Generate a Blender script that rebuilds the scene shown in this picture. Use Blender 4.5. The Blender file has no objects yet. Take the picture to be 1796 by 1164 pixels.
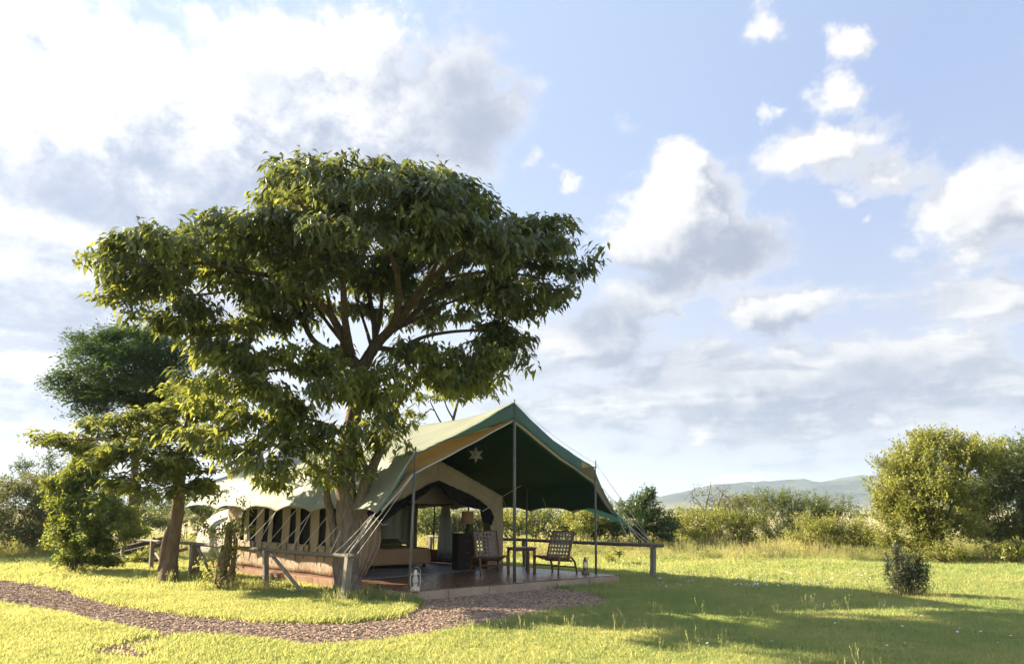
import bpy, bmesh, math, random
import numpy as np
from mathutils import Vector, Matrix

random.seed(7)
RNG = np.random.default_rng(11)
scene = bpy.context.scene
col = scene.collection

# ------------------------------------------------------------------ camera
CAM_H, FPX, CX, CY, PITCH = 1.6, 1282.0, 898.0, 582.0, math.radians(13.636)
cam_d = bpy.data.cameras.new('camera'); cam = bpy.data.objects.new('camera', cam_d); col.objects.link(cam)
cam_d.sensor_width = 36.0; cam_d.lens = 36.0 * FPX / 1796.0
cam_d.clip_start = 0.1; cam_d.clip_end = 20000
cam.location = (0, 0, CAM_H); cam.rotation_euler = (math.pi / 2 + PITCH, 0, 0)
scene.camera = cam

# survey helpers: measured photograph bearings turned into world points at a known depth / height
_F = np.array([0, math.cos(PITCH), math.sin(PITCH)]); _U = np.array([0, -math.sin(PITCH), math.cos(PITCH)])
def ray(x, y): return (x - CX) / FPX * np.array([1., 0, 0]) + (CY - y) / FPX * _U + _F
def gr(x, y, z=0.):
    d = ray(x, y); return np.array([0, 0, CAM_H]) + d * ((z - CAM_H) / d[2])
def at(x, y, Y):
    d = ray(x, y); return np.array([0, 0, CAM_H]) + d * (Y / d[1])

# ------------------------------------------------------------------ light
SUN_EL, SUN_AZ = math.radians(24.5), math.radians(-66)      # azimuth from +Y, negative = to the left
sun_dir = Vector((math.sin(SUN_AZ) * math.cos(SUN_EL), math.cos(SUN_AZ) * math.cos(SUN_EL), math.sin(SUN_EL)))
sd = bpy.data.lights.new('sun', 'SUN'); sd.energy = 5.0; sd.angle = math.radians(0.55); sd.color = (1.0, 0.86, 0.64)
so = bpy.data.objects.new('sun', sd); col.objects.link(so)
so.rotation_euler = sun_dir.to_track_quat('Z', 'Y').to_euler()

vs = scene.view_settings
vs.view_transform = 'Standard'; vs.look = 'None'; vs.gamma = 1.0; vs.use_curve_mapping = False
vs.exposure = 1.95
scene.display_settings.display_device = 'sRGB'
scene.cycles.use_denoising = True
scene.cycles.max_bounces = 8; scene.cycles.diffuse_bounces = 3; scene.cycles.glossy_bounces = 2
scene.cycles.transmission_bounces = 5; scene.cycles.transparent_max_bounces = 12; scene.cycles.volume_bounces = 0
scene.cycles.sample_clamp_indirect = 6.0
scene.cycles.caustics_reflective = False; scene.cycles.caustics_refractive = False


class NT:
    """tiny expression helper over a node tree"""
    def __init__(s, tree): s.t = tree
    def n(s, typ, **kw):
        nd = s.t.nodes.new(typ)
        for k, v in kw.items(): setattr(nd, k, v)
        return nd
    def put(s, sock, v):
        if isinstance(v, bpy.types.NodeSocket): s.t.links.new(v, sock)
        elif v is not None: sock.default_value = v
    def m(s, op, a, b=None, c=None, clamp=False):
        nd = s.n('ShaderNodeMath', operation=op); nd.use_clamp = clamp
        for i, v in enumerate((a, b, c)): s.put(nd.inputs[i], v)
        return nd.outputs[0]
    def mix(s, f, a, b, blend='MIX'):
        nd = s.n('ShaderNodeMix', data_type='RGBA', blend_type=blend)
        s.put(nd.inputs[0], f); s.put(nd.inputs[6], rgba(a)); s.put(nd.inputs[7], rgba(b))
        return nd.outputs[2]
    def rng(s, v, a, b, c=0., d=1., smooth=False):
        nd = s.n('ShaderNodeMapRange'); nd.clamp = True
        if smooth: nd.interpolation_type = 'SMOOTHSTEP'
        for i, q in enumerate((v, a, b, c, d)): s.put(nd.inputs[i], q)
        return nd.outputs[0]
    def noise(s, vec, scale, detail=4., rough=.55, dist=0.):
        nd = s.n('ShaderNodeTexNoise')
        if vec is not None: s.put(nd.inputs['Vector'], vec)
        nd.inputs['Scale'].default_value = scale; nd.inputs['Detail'].default_value = detail
        nd.inputs['Roughness'].default_value = rough; nd.inputs['Distortion'].default_value = dist
        return nd.outputs['Fac']
    def comb(s, x, y, z):
        nd = s.n('ShaderNodeCombineXYZ')
        for i, v in enumerate((x, y, z)): s.put(nd.inputs[i], v)
        return nd.outputs[0]
    def vscale(s, v, k):
        nd = s.n('ShaderNodeVectorMath', operation='MULTIPLY'); s.put(nd.inputs[0], v); nd.inputs[1].default_value = k
        return nd.outputs[0]

def rgba(c):
    if isinstance(c, (tuple, list)): return (c[0], c[1], c[2], 1.0)
    return c

# ------------------------------------------------------------------ sky: Nishita air with cumulus and stratus
world = bpy.data.worlds.new('World'); scene.world = world; world.use_nodes = True
def build_sky():
    t = world.node_tree; t.nodes.clear(); q = NT(t)
    sky = q.n('ShaderNodeTexSky', sky_type='NISHITA'); sky.sun_disc = False
    sky.sun_elevation = SUN_EL; sky.sun_rotation = SUN_AZ; sky.altitude = 1500; sky.air_density = 1.0; sky.dust_density = 1.2; sky.ozone_density = 1.5
    # cloud density group: (azimuth, elevation) in degrees -> density
    def azel(x, y):
        d = ray(x, y); d = d / np.linalg.norm(d)
        return math.degrees(math.atan2(d[0], d[1])), math.degrees(math.asin(d[2]))
    g = bpy.data.node_groups.new('cloud_density', 'ShaderNodeTree')
    g.interface.new_socket('az', in_out='INPUT', socket_type='NodeSocketFloat')
    g.interface.new_socket('el', in_out='INPUT', socket_type='NodeSocketFloat')
    g.interface.new_socket('d', in_out='OUTPUT', socket_type='NodeSocketFloat')
    p = NT(g); gi = p.n('NodeGroupInput'); go = p.n('NodeGroupOutput')
    az, el = gi.outputs[0], gi.outputs[1]
    v0 = p.comb(az, el, 0.)
    big = p.noise(v0, .055, 3, .5); v1 = p.comb(p.m('ADD', az, 37.), p.m('MULTIPLY', el, 1.25), 3.)
    fb = p.noise(v1, .16, 8, .6, .35)
    fb2 = p.noise(v1, .55, 6, .62, .2)
    wx = p.m('MULTIPLY_ADD', p.m('SUBTRACT', p.noise(p.comb(az, el, 9.), .22, 4, .6), .5), 7., az)
    wy = p.m('MULTIPLY_ADD', p.m('SUBTRACT', p.noise(p.comb(az, el, 21.), .22, 4, .6), .5), 5., el)
    # cumulus and cloud banks seen in the frame: centre, half sizes (photo pixels -> degrees), weight
    blobs = [(1195, 365, 110, 95, 1.25), (1250, 430, 125, 65, 1.2), (1110, 425, 75, 45, 1.0), (1195, 285, 50, 50, 1.05),
             (945, 275, 26, 26, .8), (985, 322, 26, 20, .7), (1105, 225, 70, 40, .5),
             (1495, 78, 58, 36, .95), (1465, 165, 58, 44, .95), (1355, 188, 36, 28, .75), (1345, 45, 36, 40, .6),
             (1450, 268, 105, 52, 1.0), (1560, 305, 100, 45, .75), (1475, 338, 50, 22, .7), (1700, 370, 130, 80, 1.0), (1790, 330, 110, 80, 1.0),
             (1740, 520, 120, 60, .75), (1370, 545, 90, 32, .85), (1530, 378, 22, 14, .7), (1185, 535, 22, 16, .7),
             (1060, 600, 90, 40, .9), (1100, 520, 90, 50, .7), (1330, 650, 260, 55, .95), (1560, 640, 200, 60, .9), (1180, 690, 260, 50, .85),
             (1480, 740, 320, 40, .7), (1750, 670, 160, 60, .8),
             (180, 230, 330, 190, 1.3), (560, 170, 270, 150, 1.2), (760, 190, 150, 130, 1.15), (90, 420, 280, 180, 1.15), (420, 330, 300, 120, 1.15),
             (80, 640, 260, 80, .7), (60, 60, 300, 110, 1.1), (-350, 250, 420, 300, 1.2)]
    acc = None
    for (x, y, w, h, k) in blobs:
        a0, e0 = azel(x, y); a1, _ = azel(x + w, y); _, e1 = azel(x, y - h)
        ra = max(.6, abs(a1 - a0)); re = max(.6, abs(e1 - e0))
        dx = p.m('MULTIPLY_ADD', wx, 1 / ra, -a0 / ra); dy = p.m('MULTIPLY_ADD', wy, 1 / re, -e0 / re)
        r2 = p.m('MULTIPLY_ADD', dx, dx, p.m('MULTIPLY', dy, dy))
        val = p.m('MULTIPLY', p.m('EXPONENT', p.m('MULTIPLY', r2, -.9)), k)
        acc = val if acc is None else p.m('MAXIMUM', p.m('MULTIPLY_ADD', val, .25, acc), val)
    # the same broken cloud continues round the rest of the sky
    gen = p.rng(big, .42, .7, 0., .75)
    away = p.rng(p.m('ABSOLUTE', az), 33., 50.)
    acc = p.m('MAXIMUM', acc, p.m('MULTIPLY', gen, away))
    low = p.rng(el, 24., 9., smooth=True)
    stn = p.noise(p.comb(p.m('MULTIPLY', az, .32), p.m('MULTIPLY', el, 1.7), 40.), .13, 7, .62, .5)
    acc = p.m('ADD', acc, p.m('MULTIPLY', p.m('MULTIPLY', p.rng(stn, .40, .68), low), .75))
    d = p.m('ADD', acc, p.m('MULTIPLY', p.m('SUBTRACT', fb, .5), 1.35))
    d = p.m('ADD', d, p.m('MULTIPLY', p.m('SUBTRACT', fb2, .5), .55))
    p.put(go.inputs[0], d)
    shade = None      # thick undersides and the parts of the banks turned from the sun
    for (x, y, w, h, k) in [(820, 190, 95, 115, 1.), (690, 150, 60, 55, .55), (480, 150, 75, 60, .5), (120, 335, 190, 55, .75), (330, 300, 90, 36, .7), (40, 480, 280, 110, .5), (1275, 440, 110, 46, 1.), (1175, 475, 120, 36, .95), (1060, 565, 95, 50, 1.),
                            (1095, 625, 80, 40, .8), (1370, 570, 80, 22, 1.), (1250, 665, 200, 42, .7), (1510, 660, 200, 48, .8), (1330, 725, 320, 36, .6), (1720, 645, 120, 40, .6), (20, 110, 70, 40, .45), (1130, 235, 60, 30, .5), (-350, 420, 380, 160, .6), (620, 260, 90, 34, .4)]:
        a0, e0 = azel(x, y); a1, _ = azel(x + w, y); _, e1 = azel(x, y - h); ra = max(.6, abs(a1 - a0)); re = max(.6, abs(e1 - e0))
        dx = p.m('MULTIPLY_ADD', wx, 1 / ra, -a0 / ra); dy = p.m('MULTIPLY_ADD', wy, 1 / re, -e0 / re)
        val = p.m('MULTIPLY', p.m('EXPONENT', p.m('MULTIPLY', p.m('MULTIPLY_ADD', dx, dx, p.m('MULTIPLY', dy, dy)), -.8)), k)
        shade = val if shade is None else p.m('MAXIMUM', shade, val)
    g.interface.new_socket('s', in_out='OUTPUT', socket_type='NodeSocketFloat')
    stn2 = p.noise(p.comb(p.m('MULTIPLY', az, .4), p.m('MULTIPLY', el, 1.9), 71.), .2, 6, .6, .5)
    shade = p.m('MAXIMUM', shade, p.m('MULTIPLY', p.rng(stn2, .36, .62), p.m('MULTIPLY', low, .85)))
    p.put(go.inputs[1], p.m('ADD', shade, p.m('MULTIPLY', p.m('SUBTRACT', p.noise(v1, .3, 5, .6, .3), .5), .9)))
    tc = q.n('ShaderNodeTexCoord'); sep = q.n('ShaderNodeSeparateXYZ'); t.links.new(tc.outputs['Generated'], sep.inputs[0])
    X, Y, Z = sep.outputs
    D = 180 / math.pi
    azs = q.m('MULTIPLY', q.m('ARCTAN2', X, Y), D); els = q.m('MULTIPLY', q.m('ARCSINE', Z), D)
    def dens(a, e):
        nd = q.n('ShaderNodeGroup'); nd.node_tree = g; q.put(nd.inputs[0], a); q.put(nd.inputs[1], e); return nd.outputs
    d0, sh0 = dens(azs, els)
    d1 = dens(q.m('ADD', azs, -2.2), q.m('ADD', els, 1.7))[0]
    mask = q.rng(d0, .28, .78, smooth=True)
    grad = q.m('SUBTRACT', d0, d1)
    lit = q.rng(grad, -.42, .38, smooth=True)
    thin = q.rng(d0, 1.05, .5)
    lit = q.m('MAXIMUM', lit, q.m('MULTIPLY', thin, .8))
    lit = q.m('MULTIPLY', lit, q.rng(sh0, .1, .95, 1., .08))
    # glow of the low sun through the cloud on its side of the sky
    dot = q.n('ShaderNodeVectorMath', operation='DOT_PRODUCT'); t.links.new(tc.outputs['Generated'], dot.inputs[0]); dot.inputs[1].default_value = sun_dir
    near = q.rng(dot.outputs['Value'], .1, .95)
    gain = q.m('MULTIPLY_ADD', q.m('MULTIPLY', near, near), .32, 1.)
    K = 1. / (.09 * 2 ** vs.exposure)        # the colours below are as seen at this exposure
    def s(c, k=K): return tuple(v * k for v in c)
    cl = q.mix(lit, s((.44, .50, .63)), s((1.04, 1.03, 1.02)))
    cl = q.mix(1.0, cl, q.comb(gain, gain, gain), 'MULTIPLY')
    # clear air: Nishita, softened by the bright moist haze of the morning
    base = q.mix(.88, sky.outputs[0], s((.48, .60, .87)))
    hor = q.rng(els, 30., 0., smooth=True)
    base = q.mix(q.m('MULTIPLY', hor, .85), base, s((.74, .77, .86)))
    base = q.mix(1.0, base, q.comb(q.m('MULTIPLY_ADD', near, .45, 1.), q.m('MULTIPLY_ADD', near, .38, 1.), q.m('MULTIPLY_ADD', near, .22, 1.)), 'MULTIPLY')
    out = q.mix(q.m('MULTIPLY', mask, .96), base, cl)
    bg = q.n('ShaderNodeBackground'); q.put(bg.inputs[0], out); bg.inputs[1].default_value = 0.09
    wo = q.n('ShaderNodeOutputWorld'); t.links.new(bg.outputs[0], wo.inputs[0])
build_sky()
world.cycles.sampling_method = 'MANUAL'; world.cycles.sample_map_resolution = 512

# ------------------------------------------------------------------ materials
MATS = {}
def mat(name, fn):
    m = bpy.data.materials.new(name); m.use_nodes = True; t = m.node_tree; t.nodes.clear(); q = NT(t)
    sh = fn(q); out = q.n('ShaderNodeOutputMaterial'); t.links.new(sh, out.inputs[0]); MATS[name] = m
    return m
def bsdf(q, color, rough=.7, bump=None, bstr=.3, bdist=.01, metal=0., spec=.4, sheen=0.):
    b = q.n('ShaderNodeBsdfPrincipled'); q.put(b.inputs['Base Color'], rgba(color)); q.put(b.inputs['Roughness'], rough)
    b.inputs['Metallic'].default_value = metal; b.inputs['Specular IOR Level'].default_value = spec
    if bump is not None:
        bn = q.n('ShaderNodeBump'); bn.inputs['Strength'].default_value = bstr; bn.inputs['Distance'].default_value = bdist
        q.put(bn.inputs['Height'], bump); q.t.links.new(bn.outputs[0], b.inputs['Normal'])
    return b.outputs[0]
def pos(q): return q.n('ShaderNodeNewGeometry').outputs['Position']
def obj_co(q): return q.n('ShaderNodeTexCoord').outputs['Object']
def island(q): return q.n('ShaderNodeNewGeometry').outputs['Random Per Island']

def m_leaf(name, c1, c2, trans, tw=.42, gloss=.08, c3=None, rough=.45):
    def fn(q):
        r = island(q); c = q.mix(r, c1, c2)
        if c3 is not None: c = q.mix(q.rng(r, .9, .97), c, c3)
        c = q.mix(q.rng(q.noise(pos(q), .9, 2), .35, .65, 0., .45), c, c1)
        d = q.n('ShaderNodeBsdfDiffuse'); q.put(d.inputs[0], c)
        t = q.n('ShaderNodeBsdfTranslucent'); q.put(t.inputs[0], q.mix(r, trans, tuple(v * .75 for v in trans)))
        mx = q.n('ShaderNodeMixShader'); mx.inputs[0].default_value = tw
        q.t.links.new(d.outputs[0], mx.inputs[1]); q.t.links.new(t.outputs[0], mx.inputs[2])
        gl = q.n('ShaderNodeBsdfGlossy'); gl.inputs['Roughness'].default_value = rough; gl.inputs[0].default_value = (.8, .85, .8, 1)
        m2 = q.n('ShaderNodeMixShader'); m2.inputs[0].default_value = gloss
        q.t.links.new(mx.outputs[0], m2.inputs[1]); q.t.links.new(gl.outputs[0], m2.inputs[2])
        return m2.outputs[0]
    return mat(name, fn)
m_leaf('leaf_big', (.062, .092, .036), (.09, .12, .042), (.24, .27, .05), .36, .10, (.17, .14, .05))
m_leaf('leaf_sunlit_tint', (.095, .145, .036), (.15, .19, .045), (.44, .46, .075), .45, .06, (.32, .27, .06))  # big leaf again, with sunlight painted in as a yellower, lighter tone
m_leaf('leaf_dark', (.042, .08, .024), (.065, .11, .03), (.12, .19, .035), .38, .06)
m_leaf('leaf_hedge', (.075, .13, .026), (.11, .16, .034), (.44, .48, .06), .45, .05)
m_leaf('leaf_yellow', (.20, .24, .05), (.29, .30, .065), (.54, .54, .1), .46, .04, (.32, .2, .12))
m_leaf('leaf_olive', (.12, .135, .06), (.17, .18, .07), (.28, .29, .09), .42, .04, (.2, .15, .08))
m_leaf('leaf_mid', (.085, .13, .04), (.13, .17, .05), (.3, .34, .07), .43, .05)
m_leaf('leaf_grey', (.10, .13, .075), (.16, .19, .11), (.2, .25, .11), .38, .05)
m_leaf('leaf_shrub', (.065, .095, .05), (.10, .135, .07), (.14, .19, .07), .36, .05)
def m_bark(name, a, b):
    def fn(q):
        v = q.vscale(obj_co(q), (9, 9, 2.2)); n = q.noise(v, 1.5, 6, .65, .6); n2 = q.noise(obj_co(q), 22, 4, .6)
        h = q.m('ADD', n, q.m('MULTIPLY', n2, .35))
        return bsdf(q, q.mix(q.rng(n, .3, .7), a, b), .9, h, .8, .04, spec=.15)
    return mat(name, fn)
m_bark('bark', (.10, .075, .055), (.27, .22, .175)); m_bark('bark_dark', (.06, .045, .035), (.15, .115, .085)); m_bark('twig', (.09, .07, .05), (.17, .135, .10))
m_bark('vine', (.13, .085, .06), (.27, .19, .14))

def m_wood(name, a, b, rough=.6, sc=(3, 3, 18)):
    def fn(q):
        n = q.noise(q.vscale(obj_co(q), sc), 2.0, 5, .6, .8); n2 = q.noise(obj_co(q), 3, 3)
        c = q.mix(q.rng(n, .3, .7), a, b); c = q.mix(q.rng(n2, .45, .75, 0, .5), c, tuple(v * .55 for v in a))
        return bsdf(q, c, rough, n, .4, .006, spec=.3)
    return mat(name, fn)
m_wood('post_wood', (.15, .13, .105), (.36, .32, .27), .85, (14, 14, 1.6))
m_wood('rail_wood', (.09, .078, .06), (.24, .21, .17), .8, (2, 14, 14))
m_wood('dark_timber', (.05, .043, .036), (.12, .10, .085), .85, (10, 10, 2))
m_wood('chair_wood', (.16, .08, .042), (.30, .165, .085), .45, (14, 14, 3))
m_wood('table_wood', (.10, .055, .032), (.2, .11, .06), .4, (3, 14, 14))

def m_canvas(name, c, var=.12, rough=.85, trans=None, tw=.25, weave=260, dirt=None, spec=.2):
    def fn(q):
        co = obj_co(q); n = q.noise(co, 1.3, 5, .6); n2 = q.noise(co, 9, 4, .6)
        cc = q.mix(q.rng(n, .35, .7), c, tuple(v * (1 - var) for v in c))
        cc = q.mix(q.rng(n2, .5, .8, 0, .35), cc, tuple(v * (1 - var * 1.6) for v in c))
        if dirt is not None:
            sp = q.n('ShaderNodeSeparateXYZ'); q.put(sp.inputs[0], pos(q))
            cc = q.mix(q.m('MULTIPLY', q.rng(sp.outputs[2], .55, .15), q.rng(n2, .3, .6)), cc, dirt)
        h = q.m('ADD', q.m('MULTIPLY', n2, .5), q.m('MULTIPLY', q.noise(co, weave, 1), .12))
        h = q.m('ADD', h, q.m('MULTIPLY', q.noise(q.vscale(co, (1.6, 1.6, .7)), 3.2, 4, .6, 1.2), 2.2)); b = bsdf(q, cc, rough, h, .45, .02, spec=spec)
        if trans is None: return b
        t = q.n('ShaderNodeBsdfTranslucent'); q.put(t.inputs[0], rgba(trans)); mx = q.n('ShaderNodeMixShader'); mx.inputs[0].default_value = tw
        q.t.links.new(b, mx.inputs[1]); q.t.links.new(t.outputs[0], mx.inputs[2]); return mx.outputs[0]
    return mat(name, fn)
m_canvas('fly_green', (.33, .36, .275), .14, .65, (.85, .8, .56), .3, spec=.35)
m_canvas('valance_green', (.18, .29, .26), .12, .6, (.32, .55, .48), .5)
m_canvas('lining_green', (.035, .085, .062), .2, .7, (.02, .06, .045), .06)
m_canvas('fly_khaki', (.55, .41, .25), .2, .8, (.4, .3, .17), .12)
m_canvas('tent_khaki', (.56, .44, .31), .14, .85, (.4, .3, .2), .15, dirt=(.24, .13, .075))
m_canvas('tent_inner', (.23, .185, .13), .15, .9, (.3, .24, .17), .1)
m_canvas('net_dark', (.022, .023, .022), .3, .9)
m_canvas('strap_dark', (.03, .022, .016), .3, .7)
m_canvas('curtain_cloth', (.58, .6, .6), .1, .9, (.7, .72, .7), .45)
m_canvas('bedspread', (.6, .37, .19), .12, .9)
m_canvas('pillow_cloth', (.22, .20, .09), .2, .9)
m_canvas('groundsheet', (.36, .35, .33), .3, .5, spec=.5)
m_canvas('annex_canvas', (.50, .45, .38), .15, .85)
m_canvas('lamp_cloth', (.62, .42, .24), .1, .9, (.7, .45, .22), .5)
m_canvas('leather', (.40, .325, .26), .4, .6, spec=.3)
m_canvas('rope', (.66, .62, .54), .2, .9)
m_canvas('paper', (.55, .5, .42), .25, .7, (.5, .45, .38), .35)
mat('pole_metal', lambda q: bsdf(q, q.mix(q.rng(q.noise(obj_co(q), 6, 4), .4, .7), (.10, .105, .10), (.19, .185, .17)), .45, metal=.6))
mat('pole_wood', lambda q: bsdf(q, q.mix(q.rng(q.noise(q.vscale(obj_co(q), (12, 12, 1.5)), 2, 4), .35, .7), (.10, .10, .09), (.24, .23, .205)), .6))
mat('lantern_white', lambda q: bsdf(q, q.mix(q.rng(q.noise(obj_co(q), 25, 4), .5, .7), (.72, .66, .52), (.4, .26, .14)), .45))
mat('lantern_rust', lambda q: bsdf(q, q.mix(q.rng(q.noise(obj_co(q), 25, 4), .4, .65), (.30, .25, .19), (.15, .08, .045)), .5, metal=.3))
def f_glass(q):
    g = q.n('ShaderNodeBsdfPrincipled'); g.inputs['Base Color'].default_value = (.75, .73, .66, 1); g.inputs['Roughness'].default_value = .25
    tr = q.n('ShaderNodeBsdfTransparent'); mx = q.n('ShaderNodeMixShader'); mx.inputs[0].default_value = .55
    q.t.links.new(tr.outputs[0], mx.inputs[1]); q.t.links.new(g.outputs[0], mx.inputs[2]); return mx.outputs[0]
mat('lantern_glass', f_glass)
def f_wicker(q):
    co = obj_co(q); w = q.n('ShaderNodeTexWave'); w.wave_type = 'BANDS'; w.bands_direction = 'Z'; q.put(w.inputs[0], co); w.inputs[1].default_value = 28; w.inputs[2].default_value = 2.
    return bsdf(q, q.mix(w.outputs['Fac'], (.03, .022, .016), (.085, .062, .042)), .6, w.outputs['Fac'], .6, .01)
mat('wicker', f_wicker)
def f_deck(q):
    p = pos(q); n = q.noise(p, 1.6, 6, .6); n2 = q.noise(p, 11, 5, .65)
    c = q.mix(q.rng(n, .35, .68), (.16, .082, .05), (.23, .125, .078)); c = q.mix(q.rng(n2, .5, .75, 0, .6), c, (.32, .21, .14))
    return bsdf(q, c, q.rng(n2, .3, .7, .18, .5), n2, .12, .01, spec=.5)
mat('polished_concrete', f_deck)
def f_fascia(q):
    p = pos(q); n = q.noise(p, 3.5, 6, .65); n2 = q.noise(p, 28, 4, .65)
    c = q.mix(q.rng(n, .3, .7), (.42, .295, .21), (.56, .44, .325)); c = q.mix(q.rng(n2, .45, .75, 0, .6), c, (.27, .165, .11))
    return bsdf(q, c, .9, q.m('ADD', n, n2), .5, .015, spec=.2)
mat('plaster', f_fascia)
def f_found(q):
    p = pos(q); n = q.noise(p, 4, 6, .65); n2 = q.noise(p, 30, 4, .65)
    return bsdf(q, q.mix(n2, q.mix(n, (.33, .2, .135), (.46, .31, .22)), (.26, .15, .1)), .95, n2, .6, .02, spec=.1)
mat('red_plinth', f_found)

def f_ground(q):
    p = pos(q); n1 = q.noise(p, .35, 6, .6); n2 = q.noise(p, 4, 6, .7); n3 = q.noise(p, .05, 4, .6)
    c = q.mix(q.rng(n1, .35, .65), (.17, .22, .08), (.26, .28, .11)); c = q.mix(q.rng(n2, .45, .8), c, (.2, .17, .09))
    sp = q.n('ShaderNodeSeparateXYZ'); q.put(sp.inputs[0], p)
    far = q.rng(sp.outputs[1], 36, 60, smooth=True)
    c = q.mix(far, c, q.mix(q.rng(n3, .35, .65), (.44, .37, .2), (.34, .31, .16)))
    return bsdf(q, c, .95, q.m('ADD', n1, n2), .7, .05, spec=.1)
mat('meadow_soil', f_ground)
def f_mulch(q):
    p = pos(q); n = q.noise(p, 1.2, 5, .6); n2 = q.noise(p, 24, 5, .7)
    c = q.mix(q.rng(n2, .3, .7), (.19, .13, .09), (.33, .23, .165)); c = q.mix(q.rng(n, .45, .7, 0, .5), c, (.38, .27, .195))
    return bsdf(q, c, .95, n2, .9, .03, spec=.1)
mat('mulch_soil', f_mulch)
mat('mulch_chip', lambda q: bsdf(q, q.mix(q.n('ShaderNodeObjectInfo').outputs['Random'], (.22, .145, .10), (.52, .39, .29)), .9, spec=.15))
def f_hill(q):
    p = pos(q); n = q.noise(p, .012, 6, .65); n2 = q.noise(p, .08, 4, .7)
    sp = q.n('ShaderNodeSeparateXYZ'); q.put(sp.inputs[0], p)
    c = q.mix(q.rng(q.m('ADD', n, q.m('MULTIPLY', n2, .4)), .5, .9), (.028, .036, .034), (.12, .13, .09))
    c = q.mix(q.rng(sp.outputs[2], 22, 4), c, (.2, .19, .09))
    return bsdf(q, c, 1., spec=.0)
mat('hill_scrub', f_hill)
def m_grass(name, a, b, dry, tr, tw=.45):
    def fn(q):
        r = q.n('ShaderNodeObjectInfo').outputs['Random']; p = pos(q)
        pt = q.noise(p, .55, 4, .6); c = q.mix(r, a, b); k = q.rng(q.m('ADD', pt, q.m('MULTIPLY', q.m('SUBTRACT', q.noise(p, 6., 2), .5), .35)), .42, .7, 0, .8)
        c = q.mix(k, c, dry)
        d = q.n('ShaderNodeBsdfDiffuse'); q.put(d.inputs[0], c); t = q.n('ShaderNodeBsdfTranslucent'); q.put(t.inputs[0], q.mix(k, tr, tuple(x * y for x, y in zip(dry, (1.5, 1.45, 1.2)))))
        mx = q.n('ShaderNodeMixShader'); mx.inputs[0].default_value = tw
        q.t.links.new(d.outputs[0], mx.inputs[1]); q.t.links.new(t.outputs[0], mx.inputs[2]); return mx.outputs[0]
    return mat(name, fn)
m_grass('lawn_blade', (.19, .325, .125), (.29, .42, .16), (.48, .465, .2), (.55, .53, .165), .5)
m_grass('tall_blade', (.24, .28, .10), (.34, .35, .14), (.48, .42, .2), (.46, .47, .15), .5)
m_grass('dry_blade', (.34, .31, .14), (.42, .37, .19), (.45, .38, .21), (.5, .45, .2))
mat('petal', lambda q: bsdf(q, (.8, .76, .78), .8))

# ------------------------------------------------------------------ mesh helpers
def tag(o, label=None, cat=None, group=None, kind=None):
    if label: o['label'] = label
    if cat: o['category'] = cat
    if group: o['group'] = group
    if kind: o['kind'] = kind
    return o
def empty(name, loc=(0, 0, 0), rz=0.):
    o = bpy.data.objects.new(name, None); col.objects.link(o); o.location = loc; o.rotation_euler = (0, 0, rz); o.empty_display_size = .2
    return o
def link(name, me, m, parent=None, smooth=False):
    o = bpy.data.objects.new(name, me); col.objects.link(o)
    if m: me.materials.append(MATS[m])
    if parent is not None: o.parent = parent
    if smooth: me.polygons.foreach_set('use_smooth', [True] * len(me.polygons))
    return o
def pymesh(name, V, Fc, m, parent=None, smooth=False):
    me = bpy.data.meshes.new(name); me.from_pydata([tuple(map(float, v)) for v in V], [], [tuple(int(i) for i in f) for f in Fc]); me.update()
    return link(name, me, m, parent, smooth)
def npmesh(name, V, loops, per, m, parent=None, smooth=False):
    """V (n,3) array, loops flat index array, per = verts per face (uniform)"""
    me = bpy.data.meshes.new(name); nf = len(loops) // per
    me.vertices.add(len(V)); me.vertices.foreach_set('co', np.asarray(V, np.float32).ravel())
    me.loops.add(len(loops)); me.loops.foreach_set('vertex_index', np.asarray(loops, np.int32))
    me.polygons.add(nf); me.polygons.foreach_set('loop_start', np.arange(0, nf * per, per, dtype=np.int32))
    me.update(calc_edges=True); me.validate()
    return link(name, me, m, parent, smooth)
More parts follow.
